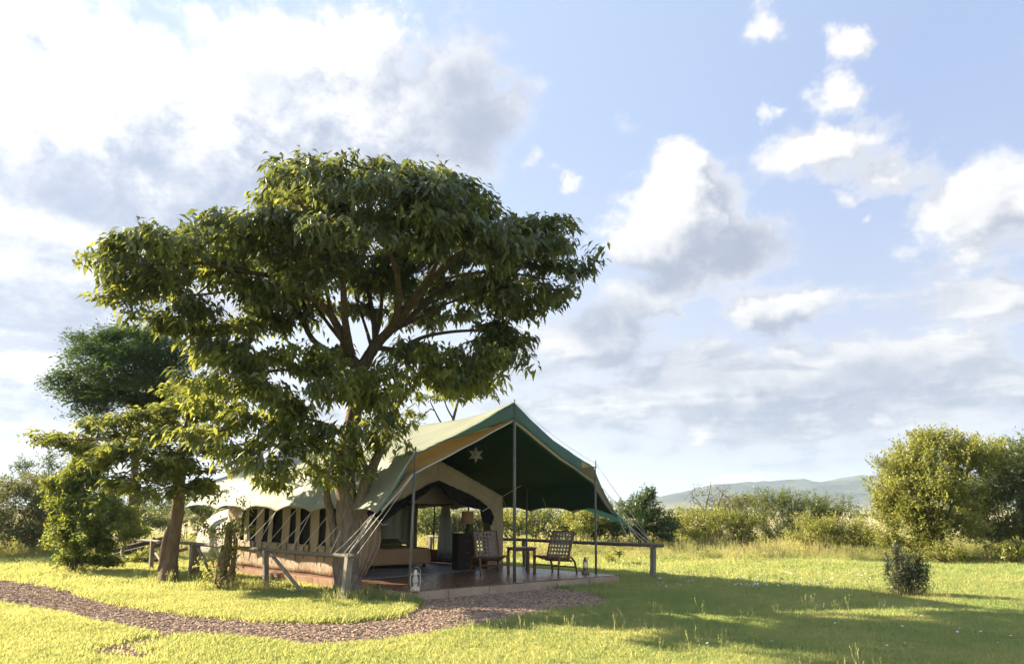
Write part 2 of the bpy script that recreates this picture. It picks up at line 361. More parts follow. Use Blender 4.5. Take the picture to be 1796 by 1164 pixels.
class MB:
    def __init__(s): s.bm = bmesh.new()
    def box(s, c, size, rot=None, bev=0.):
        r = bmesh.ops.create_cube(s.bm, size=1.); vs_ = r['verts']
        bmesh.ops.scale(s.bm, vec=size, verts=vs_)
        if bev > 0:
            es = list({e for v in vs_ for e in v.link_edges}); rr = bmesh.ops.bevel(s.bm, geom=es, offset=bev, segments=2, affect='EDGES', profile=.6)
            vs_ = list({v for f in rr['faces'] for v in f.verts} | {v for v in vs_ if v.is_valid})
        if rot is not None: bmesh.ops.rotate(s.bm, cent=(0, 0, 0), matrix=rot, verts=vs_)
        bmesh.ops.translate(s.bm, vec=c, verts=vs_); return s
    def tube(s, pts, rad, sides=8, caps=True, jit=0.):
        pts = [Vector(p) for p in pts]; n = len(pts)
        rad = rad if isinstance(rad, (list, tuple)) else [rad] * n
        rings = []; u = None
        for i, p in enumerate(pts):
            d = (pts[min(i + 1, n - 1)] - pts[max(i - 1, 0)]).normalized()
            if u is None: u = d.orthogonal().normalized()
            u = (u - d * u.dot(d)); u = u.normalized() if u.length > 1e-6 else d.orthogonal().normalized()
            w = d.cross(u)
            rings.append([s.bm.verts.new(p + (u * math.cos(2 * math.pi * k / sides) + w * math.sin(2 * math.pi * k / sides)) * rad[i] * (1 + jit * (random.random() - .5))) for k in range(sides)])
        for a, b in zip(rings, rings[1:]):
            for k in range(sides):
                f = s.bm.faces.new((a[k], a[(k + 1) % sides], b[(k + 1) % sides], b[k])); f.smooth = True
        if caps: s.bm.faces.new(rings[0][::-1]); s.bm.faces.new(rings[-1])
        return s
    def lathe(s, prof, c=(0, 0, 0), sides=20):
        rings = [[s.bm.verts.new((c[0] + r * math.cos(2 * math.pi * k / sides), c[1] + r * math.sin(2 * math.pi * k / sides), c[2] + z)) for k in range(sides)] for r, z in prof]
        for a, b in zip(rings, rings[1:]):
            for k in range(sides):
                f = s.bm.faces.new((a[k], a[(k + 1) % sides], b[(k + 1) % sides], b[k])); f.smooth = True
        s.bm.faces.new(rings[0][::-1]); s.bm.faces.new(rings[-1]); return s
    def build(s, name, m, parent=None):
        me = bpy.data.meshes.new(name); s.bm.normal_update(); s.bm.to_mesh(me); s.bm.free(); return link(name, me, m, parent)
def grid_faces(nu, nv): return [(i * nv + j, (i + 1) * nv + j, (i + 1) * nv + j + 1, i * nv + j + 1) for i in range(nu - 1) for j in range(nv - 1)]
def sheet(name, fn, nu, nv, m, parent=None, thick=0.):
    V = [fn(i / (nu - 1), j / (nv - 1)) for i in range(nu) for j in range(nv)]
    o = pymesh(name, V, grid_faces(nu, nv), m, parent, True)
    if thick:
        md = o.modifiers.new('thickness', 'SOLIDIFY'); md.thickness = thick; md.offset = 0
    return o
def wob(x, y, sd=0.): # smooth pseudo noise for cloth
    return math.sin(x * 2.1 + sd) * math.cos(y * 1.7 - sd * 1.3) * .5 + math.sin(x * 4.7 - y * 3.1 + sd * 2.) * .3 + math.sin(x * 9.1 + y * 7.3 + sd) * .12

# ------------------------------------------------------------------ setting: ground, hill, path
gx = np.concatenate([[-3600, -1500, -400, -120], np.linspace(-40, 40, 41), [120, 400, 1500, 3600]])
gy = np.concatenate([[-800, -400, -60], np.linspace(-10, 60, 36), [120, 400, 1200, 2400, 3600]])
ground = pymesh('ground', [(x, y, 0.) for x in gx for y in gy], grid_faces(len(gx), len(gy)), 'meadow_soil'); tag(ground, kind='structure')

def build_hill():
    prof = [(-2500, 884), (-800, 886), (600, 888), (900, 885), (1000, 883), (1080, 880), (1150, 871), (1205, 861), (1240, 856), (1256, 850), (1300, 846), (1360, 842), (1415, 839), (1428, 845),
            (1470, 845), (1500, 840), (1508, 834), (1560, 832), (1660, 835), (1796, 840), (2100, 845), (2600, 862), (3600, 884)]
    YC = 2000.
    pts = [at(x, y, YC) for x, y in prof]; xs = np.array([p[0] for p in pts]); zs = np.array([p[2] for p in pts])
    X = np.linspace(-3200, 3600, 420); rows = [(1350, 0.), (1500, .06), (1650, .22), (1780, .48), (1880, .74), (1950, .92), (2000, 1.), (2150, .98), (2600, .8), (3200, 0.)]
    V = []
    r = np.random.default_rng(3)
    for x in X:
        z0 = np.interp(x, xs, zs)
        for y, k in rows:
            V.append((x * (y / YC) ** .15, y + 40 * math.sin(x * .011) + 25 * math.sin(x * .027 + 1), max(-3., z0 * k * (1 + .05 * math.sin(x * .02 + y * .01)) if k < 1 else z0 + r.uniform(-1.2, 2.2)) - (1.5 if k == 0 else 0)))
    o = pymesh('hill', V, grid_faces(len(X), len(rows)), 'hill_scrub', None, True); tag(o, kind='structure')
build_hill()

UP = [(-700, 985), (-330, 994), (0, 1017), (100, 1031), (200, 1059), (330, 1079), (470, 1091), (600, 1093), (690, 1085), (722, 1068), (733, 1052)]
LO = [(735, 1046), (820, 1040), (920, 1033), (1012, 1034), (1060, 1046), (1088, 1056), (1060, 1066), (1000, 1071), (900, 1088), (780, 1113), (650, 1131), (550, 1138), (420, 1126), (260, 1115), (110, 1084), (0, 1064), (-330, 1025), (-700, 1008)]
path_poly = np.array([gr(x, y)[:2] for x, y in UP + LO])
def densify(P, step, rag, r):
    out = []
    for i in range(len(P)):
        a, b = P[i], P[(i + 1) % len(P)]; n = max(1, int(np.linalg.norm(b - a) / step))
        for k in range(n): out.append(a + (b - a) * k / n + r.normal(0, rag, 2))
    return np.array(out)
path_edge = densify(path_poly, .18, .045, np.random.default_rng(5))
bare_poly = densify(np.array([gr(x, y)[:2] for x, y in ((160, 1141), (200, 1131), (260, 1121), (300, 1122), (290, 1130), (262, 1138), (300, 1143), (275, 1152), (230, 1151), (190, 1148))]), .08, .02, np.random.default_rng(6))
bare_excl = bare_poly.mean(0) + (bare_poly - bare_poly.mean(0)) * np.array([1.08, 1.5])
def inside(P, poly):
    x, y = P[:, 0], P[:, 1]; c = np.zeros(len(P), bool); n = len(poly); j = n - 1
    for i in range(n):
        xi, yi = poly[i]; xj, yj = poly[j]
        k = ((yi > y) != (yj > y)) & (x < (xj - xi) * (y - yi) / (yj - yi + 1e-12) + xi); c ^= k; j = i
    return c
def poly_sheet(name, P, z, m):
    bm = bmesh.new(); vsx = [bm.verts.new((p[0], p[1], z)) for p in P]
    f = bm.faces.new(vsx); bmesh.ops.triangulate(bm, faces=[f]); bm.normal_update()
    if bm.faces and sum(f.normal.z for f in bm.faces) < 0: bmesh.ops.reverse_faces(bm, faces=bm.faces[:])
    me = bpy.data.meshes.new(name); bm.to_mesh(me); bm.free(); return link(name, me, m)
tag(poly_sheet('mulch_path', path_edge, .006, 'mulch_soil'), kind='structure')
tag(poly_sheet('bare_soil', bare_poly, .005, 'mulch_soil'), kind='structure')

# ------------------------------------------------------------------ tent frame of reference: s across, a along (to the back), z up
TA = math.radians(44); TR = np.array([math.cos(TA), math.sin(TA), 0]); TB = np.array([-math.sin(TA), math.cos(TA), 0]); TP = np.array([.03, 15.87, 0])
def W(s, a, z=0.): return TP + TR * s + TB * a + np.array([0, 0, z])
def TL(s, a, z=0.): return (s, a, z)          # local coordinates of the tent empty (x = s, y = a)
FLOOR = .17

# ---- veranda platform
plat = empty('veranda_platform', tuple(TP), TA); tag(plat, 'low polished red concrete platform with plastered edge under the tent', 'platform')
slab_poly = [(-2.78, -.10), (2.66, -.62), (2.72, 2.5), (2.45, 9.6), (-2.45, 9.6), (-2.42, 2.2), (-2.74, 1.2)]
def slab(name, P, z0, z1, m, parent):
    n = len(P); V = [(x, y, z0) for x, y in P] + [(x, y, z1) for x, y in P]
    Fc = [tuple(range(n, 2 * n)), tuple(range(n - 1, -1, -1))] + [(i, (i + 1) % n, n + (i + 1) % n, n + i) for i in range(n)]
    return pymesh(name, V, Fc, m, parent)
slab('floor_slab', slab_poly, -.05, FLOOR, 'polished_concrete', plat)
def edge_blocks():
    segs = [(slab_poly[0], slab_poly[1], [.0, .16, .335, .50, .655, .83, 1.]), (slab_poly[1], slab_poly[2], [0, .5, 1.]), (slab_poly[6], slab_poly[0], [0, 1.])]
    for p, q_, cuts in segs:
        p = Vector((*p, 0)); q_ = Vector((*q_, 0)); d = q_ - p; nrm = Vector((d.y, -d.x, 0)).normalized()
        for k, (c0, c1) in enumerate(zip(cuts, cuts[1:])):
            a = p + d * c0 + d.normalized() * .004; b = p + d * c1 - d.normalized() * .004
            L = (b - a).length; mid = (a + b) / 2 + nrm * (.022 + .004 * (k % 3))
            rot = Matrix.Rotation(math.atan2(d.y, d.x), 3, 'Z')
            MB().box((mid.x, mid.y, .052), (L, .05 + .006 * (k % 2), .20 + .004 * (k % 2)), rot, .008).build('edge_block', 'plaster', plat)
edge_blocks()
for sgn in (-1, 1):
    V = []; n = 30
    for i in range(n):
        a = 2.3 + (9.5 - 2.3) * i / (n - 1); w = .02 * wob(a * 2, 1., sgn)
        V += [(sgn * (2.40), a, -.04), (sgn * (2.52 + w), a, -.04), (sgn * (2.50 + w), a, .15 + .012 * wob(a * 5, 2)), (sgn * 2.40, a, .165 + .012 * wob(a * 5, 2))]
    Fc = [(i * 4 + k, i * 4 + (k + 1) % 4, (i + 1) * 4 + (k + 1) % 4, (i + 1) * 4 + k) for i in range(n - 1) for k in range(4)] + [(0, 1, 2, 3), ((n - 1) * 4 + 3, (n - 1) * 4 + 2, (n - 1) * 4 + 1, (n - 1) * 4)]
    pymesh('side_plinth', V, Fc, 'red_plinth', plat)

# ---- safari tent
tent = empty('safari_tent', tuple(TP), TA); tag(tent, 'green and khaki canvas safari tent with open veranda canopy on poles', 'tent')
LEN = 9.7
def lerp(a, b, t): return a + (b - a) * t
TIPS = [-.05, 1.25, 2.75, 4.3, 5.9, 7.5, 9.7]
def eave_drop(a):   # scallop: low at the tie points, arched between
    for t0, t1 in zip(TIPS, TIPS[1:]):
        if t0 <= a <= t1:
            u = (a - t0) / (t1 - t0); return .11 * (4 * u * (1 - u)) ** .7
    return 0.
def roof(u, v, side, layer):
    """u 0 ridge..1 eave, v 0 front..1 back"""
    a = v * LEN
    zr = 3.86 - .42 * (1 - math.exp(-a / 3.2)) - .04 * math.sin(a * 1.3) * (a > .5); zk = 2.60 - .028 * a; ze = 1.50 + .012 * a
    sk, se = 2.64, (3.34 if side > 0 else lerp(3.42, 3.2, min(1., a / 1.5)))
    if layer: zr -= .38; zk -= .36; ze += .0; sk += .02; se -= .03
    if u < .62:
        t = u / .62; s = sk * t; z = lerp(zr, zk, t) - (.05 if side < 0 else .13) * math.sin(math.pi * t) * (1 if not layer else .35)
    else:
        t = (u - .62) / .38; ee = eave_drop(a)
        s = lerp(sk, se, t) - .035 * math.sin(math.pi * t); z = lerp(zk, ze + ee * (1 if not layer else .9), t)
        cor = math.exp(-((a - 0) / .35) ** 2) * (side > 0); s += .16 * cor * t * t; z -= .12 * cor * t * t
    z += .018 * wob(a * 1.6, s * 2.5, side + layer)
    a -= .10 * (1 - math.cos(2 * math.pi * min(1, u / .62))) * .0
    return (side * s, a, z)
for side in (-1, 1):
    sheet('roof_fly', lambda u, v: roof(u, v, side, 0), 34, 110, 'fly_green', tent, .012)
    sheet('inner_fly', lambda u, v: roof(u * .97, .004 + v * .94, side, 1), 30, 70, 'fly_khaki', tent, .008)
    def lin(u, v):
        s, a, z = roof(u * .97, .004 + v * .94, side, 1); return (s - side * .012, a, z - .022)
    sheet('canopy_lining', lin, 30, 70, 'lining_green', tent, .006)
# gable valance: green strip hung between the two layers at the front
def val(side, send, taper):
    def fn(u, v):
        uu = u * send / 2.64 * .62; s, a, z = roof(uu, 0, side, 0); s2, a2, z2 = roof(uu, 0.004, side, 1)
        k = 1 - u ** taper if side < 0 else 1.
        return (s, -.015 - .02 * math.sin(v * 3.1), lerp(z - .005, lerp(z, z2 + .02, k), v))
    return fn
sheet('gable_valance', val(-1, 1.9, .9), 24, 6, 'valance_green', tent, .006)
sheet('gable_valance', val(1, 2.2, 1.), 24, 6, 'valance_green', tent, .006)
# scalloped valance corner gore
pymesh('corner_gore', [(3.30, 0.0, 1.66), (3.80, -.12, 1.22), (3.42, 1.0, 1.60), (3.30, .02, 1.64)], [(0, 1, 2), (3, 2, 1)], 'valance_green', tent)
# hems: a pale piped edge along the front edges
for side in (-1, 1):
    for layer in (0, 1):
        P = [roof(k / 24 * (1 if layer == 0 else .97), 0, side, layer) for k in range(25)]
        MB().tube([(p[0], p[1] - .012, p[2]) for p in P], .013 if side < 0 else .007, 6).build('hem', 'rope' if layer else 'valance_green', tent)
MB().tube([(-.0, -.02, 3.45), (0, 9.3, 3.04)], .03, 8).build('ridge_pole', 'pole_wood', tent)
def pole(p, q_, r, m='pole_wood'): return MB().tube([p, q_], r, 10).build('tent_pole', m, tent)
pole((0, -.03, FLOOR), (0, -.03, 3.47), .036); pole((0, -.035, 3.47), (0, -.035, 3.93), .013)
pole((-2.66, -.03, FLOOR), (-2.62, -.02, 2.30), .027); pole((-2.62, -.02, 2.30), (-2.61, -.02, 2.76), .017)
pole((2.62, -.03, FLOOR), (2.69, -.02, 2.24), .027); pole((2.69, -.02, 2.24), (2.72, -.02, 2.74), .016)
pole((2.05, 1.66, FLOOR), (2.62, 2.2, 2.2), .022)
pole((-2.35, 2.2, FLOOR), (-2.62, 2.2, 2.2), .022)
pole((0, 2.75, 2.7), (0, 2.75, 3.3), .022)
MB().tube([(2.19, -.02, 2.52), (2.74, -.02, 2.585)], .018, 8).build('strut', 'pole_metal', tent)
MB().tube([(2.15, 2.6, 1.93), (2.5, 2.3, 2.2)], .012, 6).build('strut', 'rope', tent)
# inner tent walls
HW, WF, WE, WP = 2.15, 2.6, 1.93, 2.77
def wavy(p, amp=.02, sd=0.): return p
def strip(name, outer, inner, sgn, m, nu=50, nv=16, bulge=0., fold=.03, sd=0., thick=.006, da=0.):
    n = len(outer) - 1
    def fn(u, v):
        f = u * n; i = min(n - 1, int(f)); t = f - i
        o = [lerp(outer[i][k], outer[i + 1][k], t) for k in (0, 1)]; q_ = [lerp(inner[i][k], inner[i + 1][k], t) for k in (0, 1)]
        s, z = lerp(o[0], q_[0], v), lerp(o[1], q_[1], v)
        a = WF + da + .03 * wob(s * 4, z * 3, sd) + .014 * math.sin(s * 13 + z * 9 + 2 * math.sin(z * 4 + sd)) + .010 * math.sin(s * 23 - z * 17 + sd) + fold * math.sin(v * (15 if thick < .0061 and fold < .04 else 26) + u * 3 + sd) * (.3 + .7 * v) - bulge * math.sin(math.pi * min(1, u * 1.1)) * (.4 + .6 * v)
        return (sgn * s, a, z)
    return sheet(name, fn, nu, nv, m, tent, thick)
EDGE_R = [(0, 2.27), (.5, 2.12), (.95, 1.97), (1.35, 1.82), (1.62, 1.66), (1.72, 1.4), (1.70, 1.1), (1.66, .6), (1.62, FLOOR + .01)]
strip('front_wall', [(0, WP), (.55, 2.55), (1.1, 2.34), (1.65, 2.12), (HW, WE), (HW, 1.5), (HW, 1.0), (HW, .55), (HW, FLOOR + .01)], EDGE_R, 1, 'tent_khaki', 60, 18, 0, .018, 1.)
EDGE_L = [(0, 2.27), (.4, 2.13), (.85, 1.90), (1.4, 1.68), (2.13, 1.58)]
strip('front_wall', [(0, WP), (.55, 2.55), (1.1, 2.34), (1.65, 2.12), (HW, WE)], EDGE_L, -1, 'tent_khaki', 50, 14, 0, .018, 2.)
# canvas door gathered to the left and tied back
strip('door_drape', [(HW, 1.62), (HW, 1.4), (HW, 1.15), (HW + .02, .9), (HW + .03, .6), (HW + .05, .35), (HW + .06, FLOOR + .01)], [(1.95, 1.62), (1.66, 1.30), (1.60, 1.12), (1.64, .85), (1.74, .58), (1.84, .38), (1.96, FLOOR + .01)], -1, 'tent_khaki', 50, 60, .05, .045, 3., da=-.03)
# dark insect net, gathered along the opening
strip('net_door', EDGE_L, [(0.02, 2.2), (.38, 1.96), (.80, 1.74), (1.2, 1.52), (1.60, 1.28)], -1, 'net_dark', 40, 14, .05, .03, 4., da=-.03)
strip('net_door', EDGE_R[:5], [(0.03, 2.2), (.32, 1.86), (.72, 1.70), (1.15, 1.62), (1.5, 1.58)], 1, 'net_dark', 40, 14, .05, .03, 5., da=-.03)
strip('net_flap', [(1.28, 1.58), (1.30, 1.45), (1.42, 1.30)], [(1.64, 1.64), (1.76, 1.43), (1.68, 1.22)], 1, 'net_dark', 16, 14, .04, .03, 6., da=-.06)
MB().tube([(-1.50, WF - .20, 1.30), (-1.64, WF - .20, 1.27), (-1.85, WF - .06, 1.5)], .014, 6).build('tieback', 'rope', tent)
MB().tube([(1.32, WF - .14, 1.56), (1.62, WF - .07, 1.66)], .014, 6).build('tieback', 'rope', tent)
# left wall with window openings, straps
def wall_side(side):
    wins = [(3.2, 4.2), (4.6, 5.6), (6.0, 7.0), (7.4, 8.3)] if side < 0 else [(3.35, 4.75), (4.85, 6.2), (6.7, 7.7)]
    z0, z1 = (.78, 1.62) if side < 0 else (.50, 1.72)
    av = sorted({round(x, 3) for x in list(np.linspace(WF, 9.2, 60)) + [c for w in wins for c in w]}); zv = sorted({round(x, 3) for x in list(np.linspace(FLOOR + .01, WE, 18)) + [z0, z1]})
    def P(a, z):
        fl = .10 * max(0., (.7 - z)) ** 1.5 * (1 + .5 * math.sin(a * 4)); return (side * (HW + fl + .018 * wob(a * 3, z * 2.5, side)), a, z)
    V = [P(a, z) for a in av for z in zv]; nz = len(zv); Fc = []
    for i in range(len(av) - 1):
        for j in range(nz - 1):
            am, zm = (av[i] + av[i + 1]) / 2, (zv[j] + zv[j + 1]) / 2
            if z0 < zm < z1 and any(w0 < am < w1 for w0, w1 in wins): continue
            Fc.append((i * nz + j, (i + 1) * nz + j, (i + 1) * nz + j + 1, i * nz + j + 1))
    o = pymesh('side_wall', V, Fc, 'tent_khaki', tent, True); o.modifiers.new('thickness', 'SOLIDIFY').thickness = .006
    for w0, w1 in wins:
        if side < 0:
            pn = pymesh('window_net', [(side * (HW - .03), w0 - .02, z0 - .02), (side * (HW - .03), w1 + .02, z0 - .02), (side * (HW - .03), w1 + .02, z1 + .02), (side * (HW - .03), w0 - .02, z1 + .02)], [(0, 1, 2, 3)], 'net_dark', tent)
            # rolled window cover hanging open below the sill and the dark ties
            sheet('window_cover', lambda u, v, w0=w0, w1=w1: (side * (HW + .035 + .02 * math.sin(u * math.pi) + .006 * math.sin(v * 23 + u * 4)), lerp(w0 - .05, w1 + .05, v), z0 + .03 - .26 * u), 8, 24, 'tent_khaki', tent, .005)
            for k in (.08, .5, .92):
                a = lerp(w0, w1, k); MB().box((side * (HW + .075 + .02 * (k == .5)), a + .05 * math.sin(a * 7), z0 - .13 - .05 * math.sin(a * 5)), (.006, .03, .42), Matrix.Rotation(.06 * math.sin(a * 9), 3, 'X')).build('strap', 'strap_dark', tent)
            sheet('window_strip', lambda u, v, w0=w0, w1=w1: (side * (HW + .035 + .01 * math.sin(u * 9)), lerp(w0, w1, .42 + .22 * v) + .02 * math.sin(u * 4), lerp(z1 + .1, z0, u)), 10, 5, 'tent_khaki', tent, .005)
        else:
            for zz in (z0, z1): MB().box((side * (HW + .0), (w0 + w1) / 2, zz), (.03, w1 - w0 + .06, .04)).build('window_frame', 'tent_khaki', tent)
            MB().box((side * HW, (w0 + w1) / 2 - .1, (z0 + z1) / 2), (.02, .03, z1 - z0 - .05)).build('window_bar', 'strap_dark', tent)
wall_side(-1); wall_side(1)
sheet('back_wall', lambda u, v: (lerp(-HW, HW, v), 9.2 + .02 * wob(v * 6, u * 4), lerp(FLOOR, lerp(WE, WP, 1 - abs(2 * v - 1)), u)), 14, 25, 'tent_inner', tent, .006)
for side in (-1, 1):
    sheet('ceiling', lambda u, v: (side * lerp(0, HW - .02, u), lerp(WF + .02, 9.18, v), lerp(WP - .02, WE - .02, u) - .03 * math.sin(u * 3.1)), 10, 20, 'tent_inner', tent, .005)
# dividing gable wall inside, above the bed
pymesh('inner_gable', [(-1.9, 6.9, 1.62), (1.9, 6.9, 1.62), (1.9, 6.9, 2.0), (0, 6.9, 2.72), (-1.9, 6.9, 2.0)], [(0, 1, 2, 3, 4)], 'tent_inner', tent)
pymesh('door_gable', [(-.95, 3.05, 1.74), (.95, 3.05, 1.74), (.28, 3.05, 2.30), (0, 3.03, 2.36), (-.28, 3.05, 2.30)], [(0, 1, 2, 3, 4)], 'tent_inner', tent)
slab('groundsheet', [(-2.02, 2.42), (1.4, 2.46), (2.08, 2.75), (2.1, 9.0), (-2.1, 9.0), (-2.1, 2.6)], FLOOR + .003, FLOOR + .012, 'groundsheet', tent)
# canvas bathroom at the back
def annex(u, v):
    an = u * math.pi; s = -1.75 * math.cos(an); z = 1.7 * math.sin(an) ** .45
    return (s * 1.0, lerp(9.25, 12.3, v), max(0.0, z) + .015 * wob(v * 5, u * 9))
sheet('bathroom_annex', annex, 40, 14, 'annex_canvas', tent, .008)
V = [annex(k / 39, 1.) for k in range(40)]; pymesh('annex_end', V, [tuple(range(40))], 'annex_canvas', tent)
# ropes
RAIL_Z = .80; SL, SR = -3.72, 3.72
def rope(p, q_, r=.007, sag=.03):
    P = [Vector(p).lerp(Vector(q_), t / 6) - Vector((0, 0, sag * 4 * (t / 6) * (1 - t / 6))) for t in range(7)]
    MB().tube(P, r, 5).build('guy_rope', 'rope', tent)
for k, a in enumerate(TIPS[1:]):
    for side in (-1, 1):
        e = roof(1, a / LEN, side, 0); e = (e[0], e[1], e[2] - .0)
        X = SL if side < 0 else SR
        rope(e, (X, a - .25, RAIL_Z + .03)); rope(e, (X, a + .35, RAIL_Z + .03))
        if k < 5: rope((side * 2.64, a + .6, 2.3 if side > 0 else 2.3), (X, a + .9, RAIL_Z + .03), .006)
cl, cr = (-3.74, .32, .86), (3.74, -.84, .82)
rope((-2.63, -.03, 2.66), cl, .010, .01); rope((-2.66, -.03, 2.26), cl, .010, .01); rope((-3.5, 0, 1.5), (-3.74, .5, .84), .008)
rope((-2.66, -.03, 2.24), (-3.72, .22, .74), .007, .02); rope((-3.46, .1, 1.5), (-3.72, .85, .83), .008); rope((-3.46, .1, 1.5), (-3.76, .36, .78), .008)
rope((2.73, -.03, 2.66), cr, .006, .005); rope((2.70, -.03, 2.26), cr, .007, .01); rope((3.8, -.12, 1.22), (3.74, -.6, .84), .009); rope((3.78, -.1, 1.26), (3.74, -.35, .84), .008)
rope((3.5, 0, 1.52), (3.74, -.74, .84), .008); rope((3.5, .0, 1.5), (3.74, -.2, .84), .007)
rope((0, 0, 3.9), (2.73, -.03, 2.66), .004, .1)

# ---- rail fences that hold the guy ropes
def fence(name, label, posts, x, rails, braces, group=None):
    f = empty(name, tuple(TP), TA); tag(f, label, 'fence', group)
    for (a, h, w, lean, dx) in posts:
        rot = Matrix.Rotation(lean, 3, 'X') @ Matrix.Rotation(lean * .6, 3, 'Y')
        MB().box((x + dx, a + (h - .15) / 2 * math.sin(-lean) * 0, (h - .1) / 2), (w, w, h + .1), rot, .008).build('post', 'post_wood', f)
    for (a0, a1, z0, z1, r) in rails:
        n = 8; P = [(x + .012 * wob(i, 3.), lerp(a0, a1, i / n), lerp(z0, z1, i / n) - .012 * math.sin(i / n * math.pi)) for i in range(n + 1)]
        MB().tube(P, r, 10, jit=.06).build('rail', 'rail_wood', f)
    for p, q_, r in braces: MB().tube([p, q_], r, 8).build('brace', 'post_wood', f)
    return f
fence('rail_fence', 'weathered pole rail fence on posts along the sunlit tent wall', [(.40, .84, .115, .06, 0), (3.54, .78, .10, -.08, .02), (7.42, .78, .10, .03, 0), (7.9, .78, .2, -.05, .25), (10.22, .78, .10, -.05, 0), (13.5, .78, .10, .04, .25)], SL,
      [(.05, 3.5, .80, .79, .040), (3.5, 7.4, .79, .79, .040), (7.4, 13.6, .79, .77, .038)],
      [((SL + .03, 3.4, .72), (SL + .03, 1.9, .02), .035), ((SL + .03, 7.2, .70), (SL + .03, 6.1, .02), .035), ((SL + .03, 10.1, .5), (SL + .05, 9.1, .02), .03)])
fence('rail_fence', 'dark pole rail fence on posts beyond the veranda chairs', [(-.84, .80, .105, .05, 0), (3.4, .78, .09, -.03, 0), (7.6, .78, .10, .02, 0)], SR,
      [(-1.15, 3.4, .79, .79, .042), (3.4, 7.7, .79, .78, .04)], [])

# ------------------------------------------------------------------ furniture and small things on the veranda
def to_world(s, a, z=FLOOR): return tuple(W(s, a, z))
def make_chair(name, label, loc, rz, sd):
    random.seed(sd)
    c = empty(name, loc, rz); tag(c, label, 'chair', 'woven lounge chairs on the veranda')
    hw = .29
    SF, SB = (-.36, .40), (.16, .30)      # seat rail front / back (y, z)
    BT = (.43, .93)
    for sx in (-1, 1):
        x = sx * hw
        MB().tube([(x, SF[0] - .03, SF[1] + .005), (x, -.1, .365), (x, SB[0] + .12, SB[1] - .03)], .022, 8).build('seat_rail', 'chair_wood', c)
        MB().tube([(x, .10, .28), (x, .25, .60), (x, BT[0], BT[1])], [.022, .024, .020], 8).build('back_post', 'chair_wood', c)
        MB().tube([(sx * (hw + .03), -.33, .40), (sx * (hw + .03), -.36, .2), (sx * (hw + .035), -.40, .0)], [.026, .024, .020], 8).build('leg', 'chair_wood', c)
        MB().tube([(sx * (hw + .03), -.02, .37), (sx * (hw + .03), .22, .36), (sx * (hw + .03), .36, .26), (sx * (hw + .035), .42, .12), (sx * (hw + .04), .44, .0)], [.02, .024, .026, .024, .02], 8).build('leg', 'chair_wood', c)
    for (y, z) in ((-.37, .22), (.42, .14), (-.38, .395), (.22, .28)): MB().tube([(-hw - .03, y, z), (hw + .03, y, z)], .017, 8).build('crossbar', 'chair_wood', c)
    MB().tube([(-hw, BT[0], BT[1] - .01), (hw, BT[0], BT[1] - .01)], .02, 8).build('top_rail', 'chair_wood', c)
    def sp(t):      # t 0..1 over the seat, 1..2 up the back
        if t < 1: return Vector((0, lerp(SF[0], SB[0], t), lerp(SF[1], SB[1], t) + .018 - .05 * math.sin(t * math.pi)))
        u = t - 1; return Vector((0, lerp(SB[0], BT[0] - .0, u), lerp(SB[1] + .018, BT[1], u)))
    def nrm(t): d = sp(min(2, t + .02)) - sp(max(0, t - .02)); return Vector((0, -d.z, d.y)).normalized()
    nx = 7
    for k in range(nx):         # long straps
        x = lerp(-hw + .05, hw - .05, k / (nx - 1)); V = []; n = 40
        for i in range(n + 1):
            t = 2 * i / n; p = sp(t); nn = nrm(t) * (.006 * math.sin((t * 8 + k) * math.pi) + .004)
            V += [(x - .022, p.y + nn.y, p.z + nn.z), (x + .022, p.y + nn.y, p.z + nn.z)]
        o = pymesh('strap', V, [(2 * i, 2 * i + 1, 2 * i + 3, 2 * i + 2) for i in range(n)], 'leather', c, True); o.modifiers.new('thickness', 'SOLIDIFY').thickness = .004
    for k in range(15):         # cross straps
        t = lerp(.06, 1.94, k / 14); V = []; n = 28
        d = (sp(min(2, t + .02)) - sp(max(0, t - .02))).normalized() * .021
        for i in range(n + 1):
            x = lerp(-hw - .012, hw + .012, i / n); p = sp(t) + nrm(t) * (.006 * math.sin(((x + hw - .05) / (2 * hw - .1) * (nx - 1) + k + .5) * math.pi) + .004)
            V += [(x, p.y - d.y, p.z - d.z), (x, p.y + d.y, p.z + d.z)]
        o = pymesh('strap', V, [(2 * i, 2 * i + 1, 2 * i + 3, 2 * i + 2) for i in range(n)], 'leather', c, True); o.modifiers.new('thickness', 'SOLIDIFY').thickness = .004
    return c
make_chair('lounge_chair', 'woven leather strap lounge chair beside the wicker chest at tent door', (-.52, 17.62, FLOOR), math.radians(18), 1)
make_chair('lounge_chair', 'woven leather strap lounge chair between small table and rusty lantern', (.98, 17.55, FLOOR), math.radians(-34), 2)

tb = empty('side_table', (.22, 17.95, FLOOR), math.radians(20)); tag(tb, 'small square wooden side table standing between the two woven chairs', 'table')
for k in range(5): MB().box((-.24 + .12 * k, 0, .555), (.112, .52, .028), None, .005).build('plank', 'table_wood', tb)
MB().box((0, -.22, .515), (.54, .03, .05)).build('apron', 'table_wood', tb); MB().box((0, .22, .515), (.54, .03, .05)).build('apron', 'table_wood', tb)
for sx in (-1, 1):
    for sy in (-1, 1): MB().box((sx * .25, sy * .20, .27), (.055, .055, .54), None, .006).build('leg', 'chair_wood', tb)

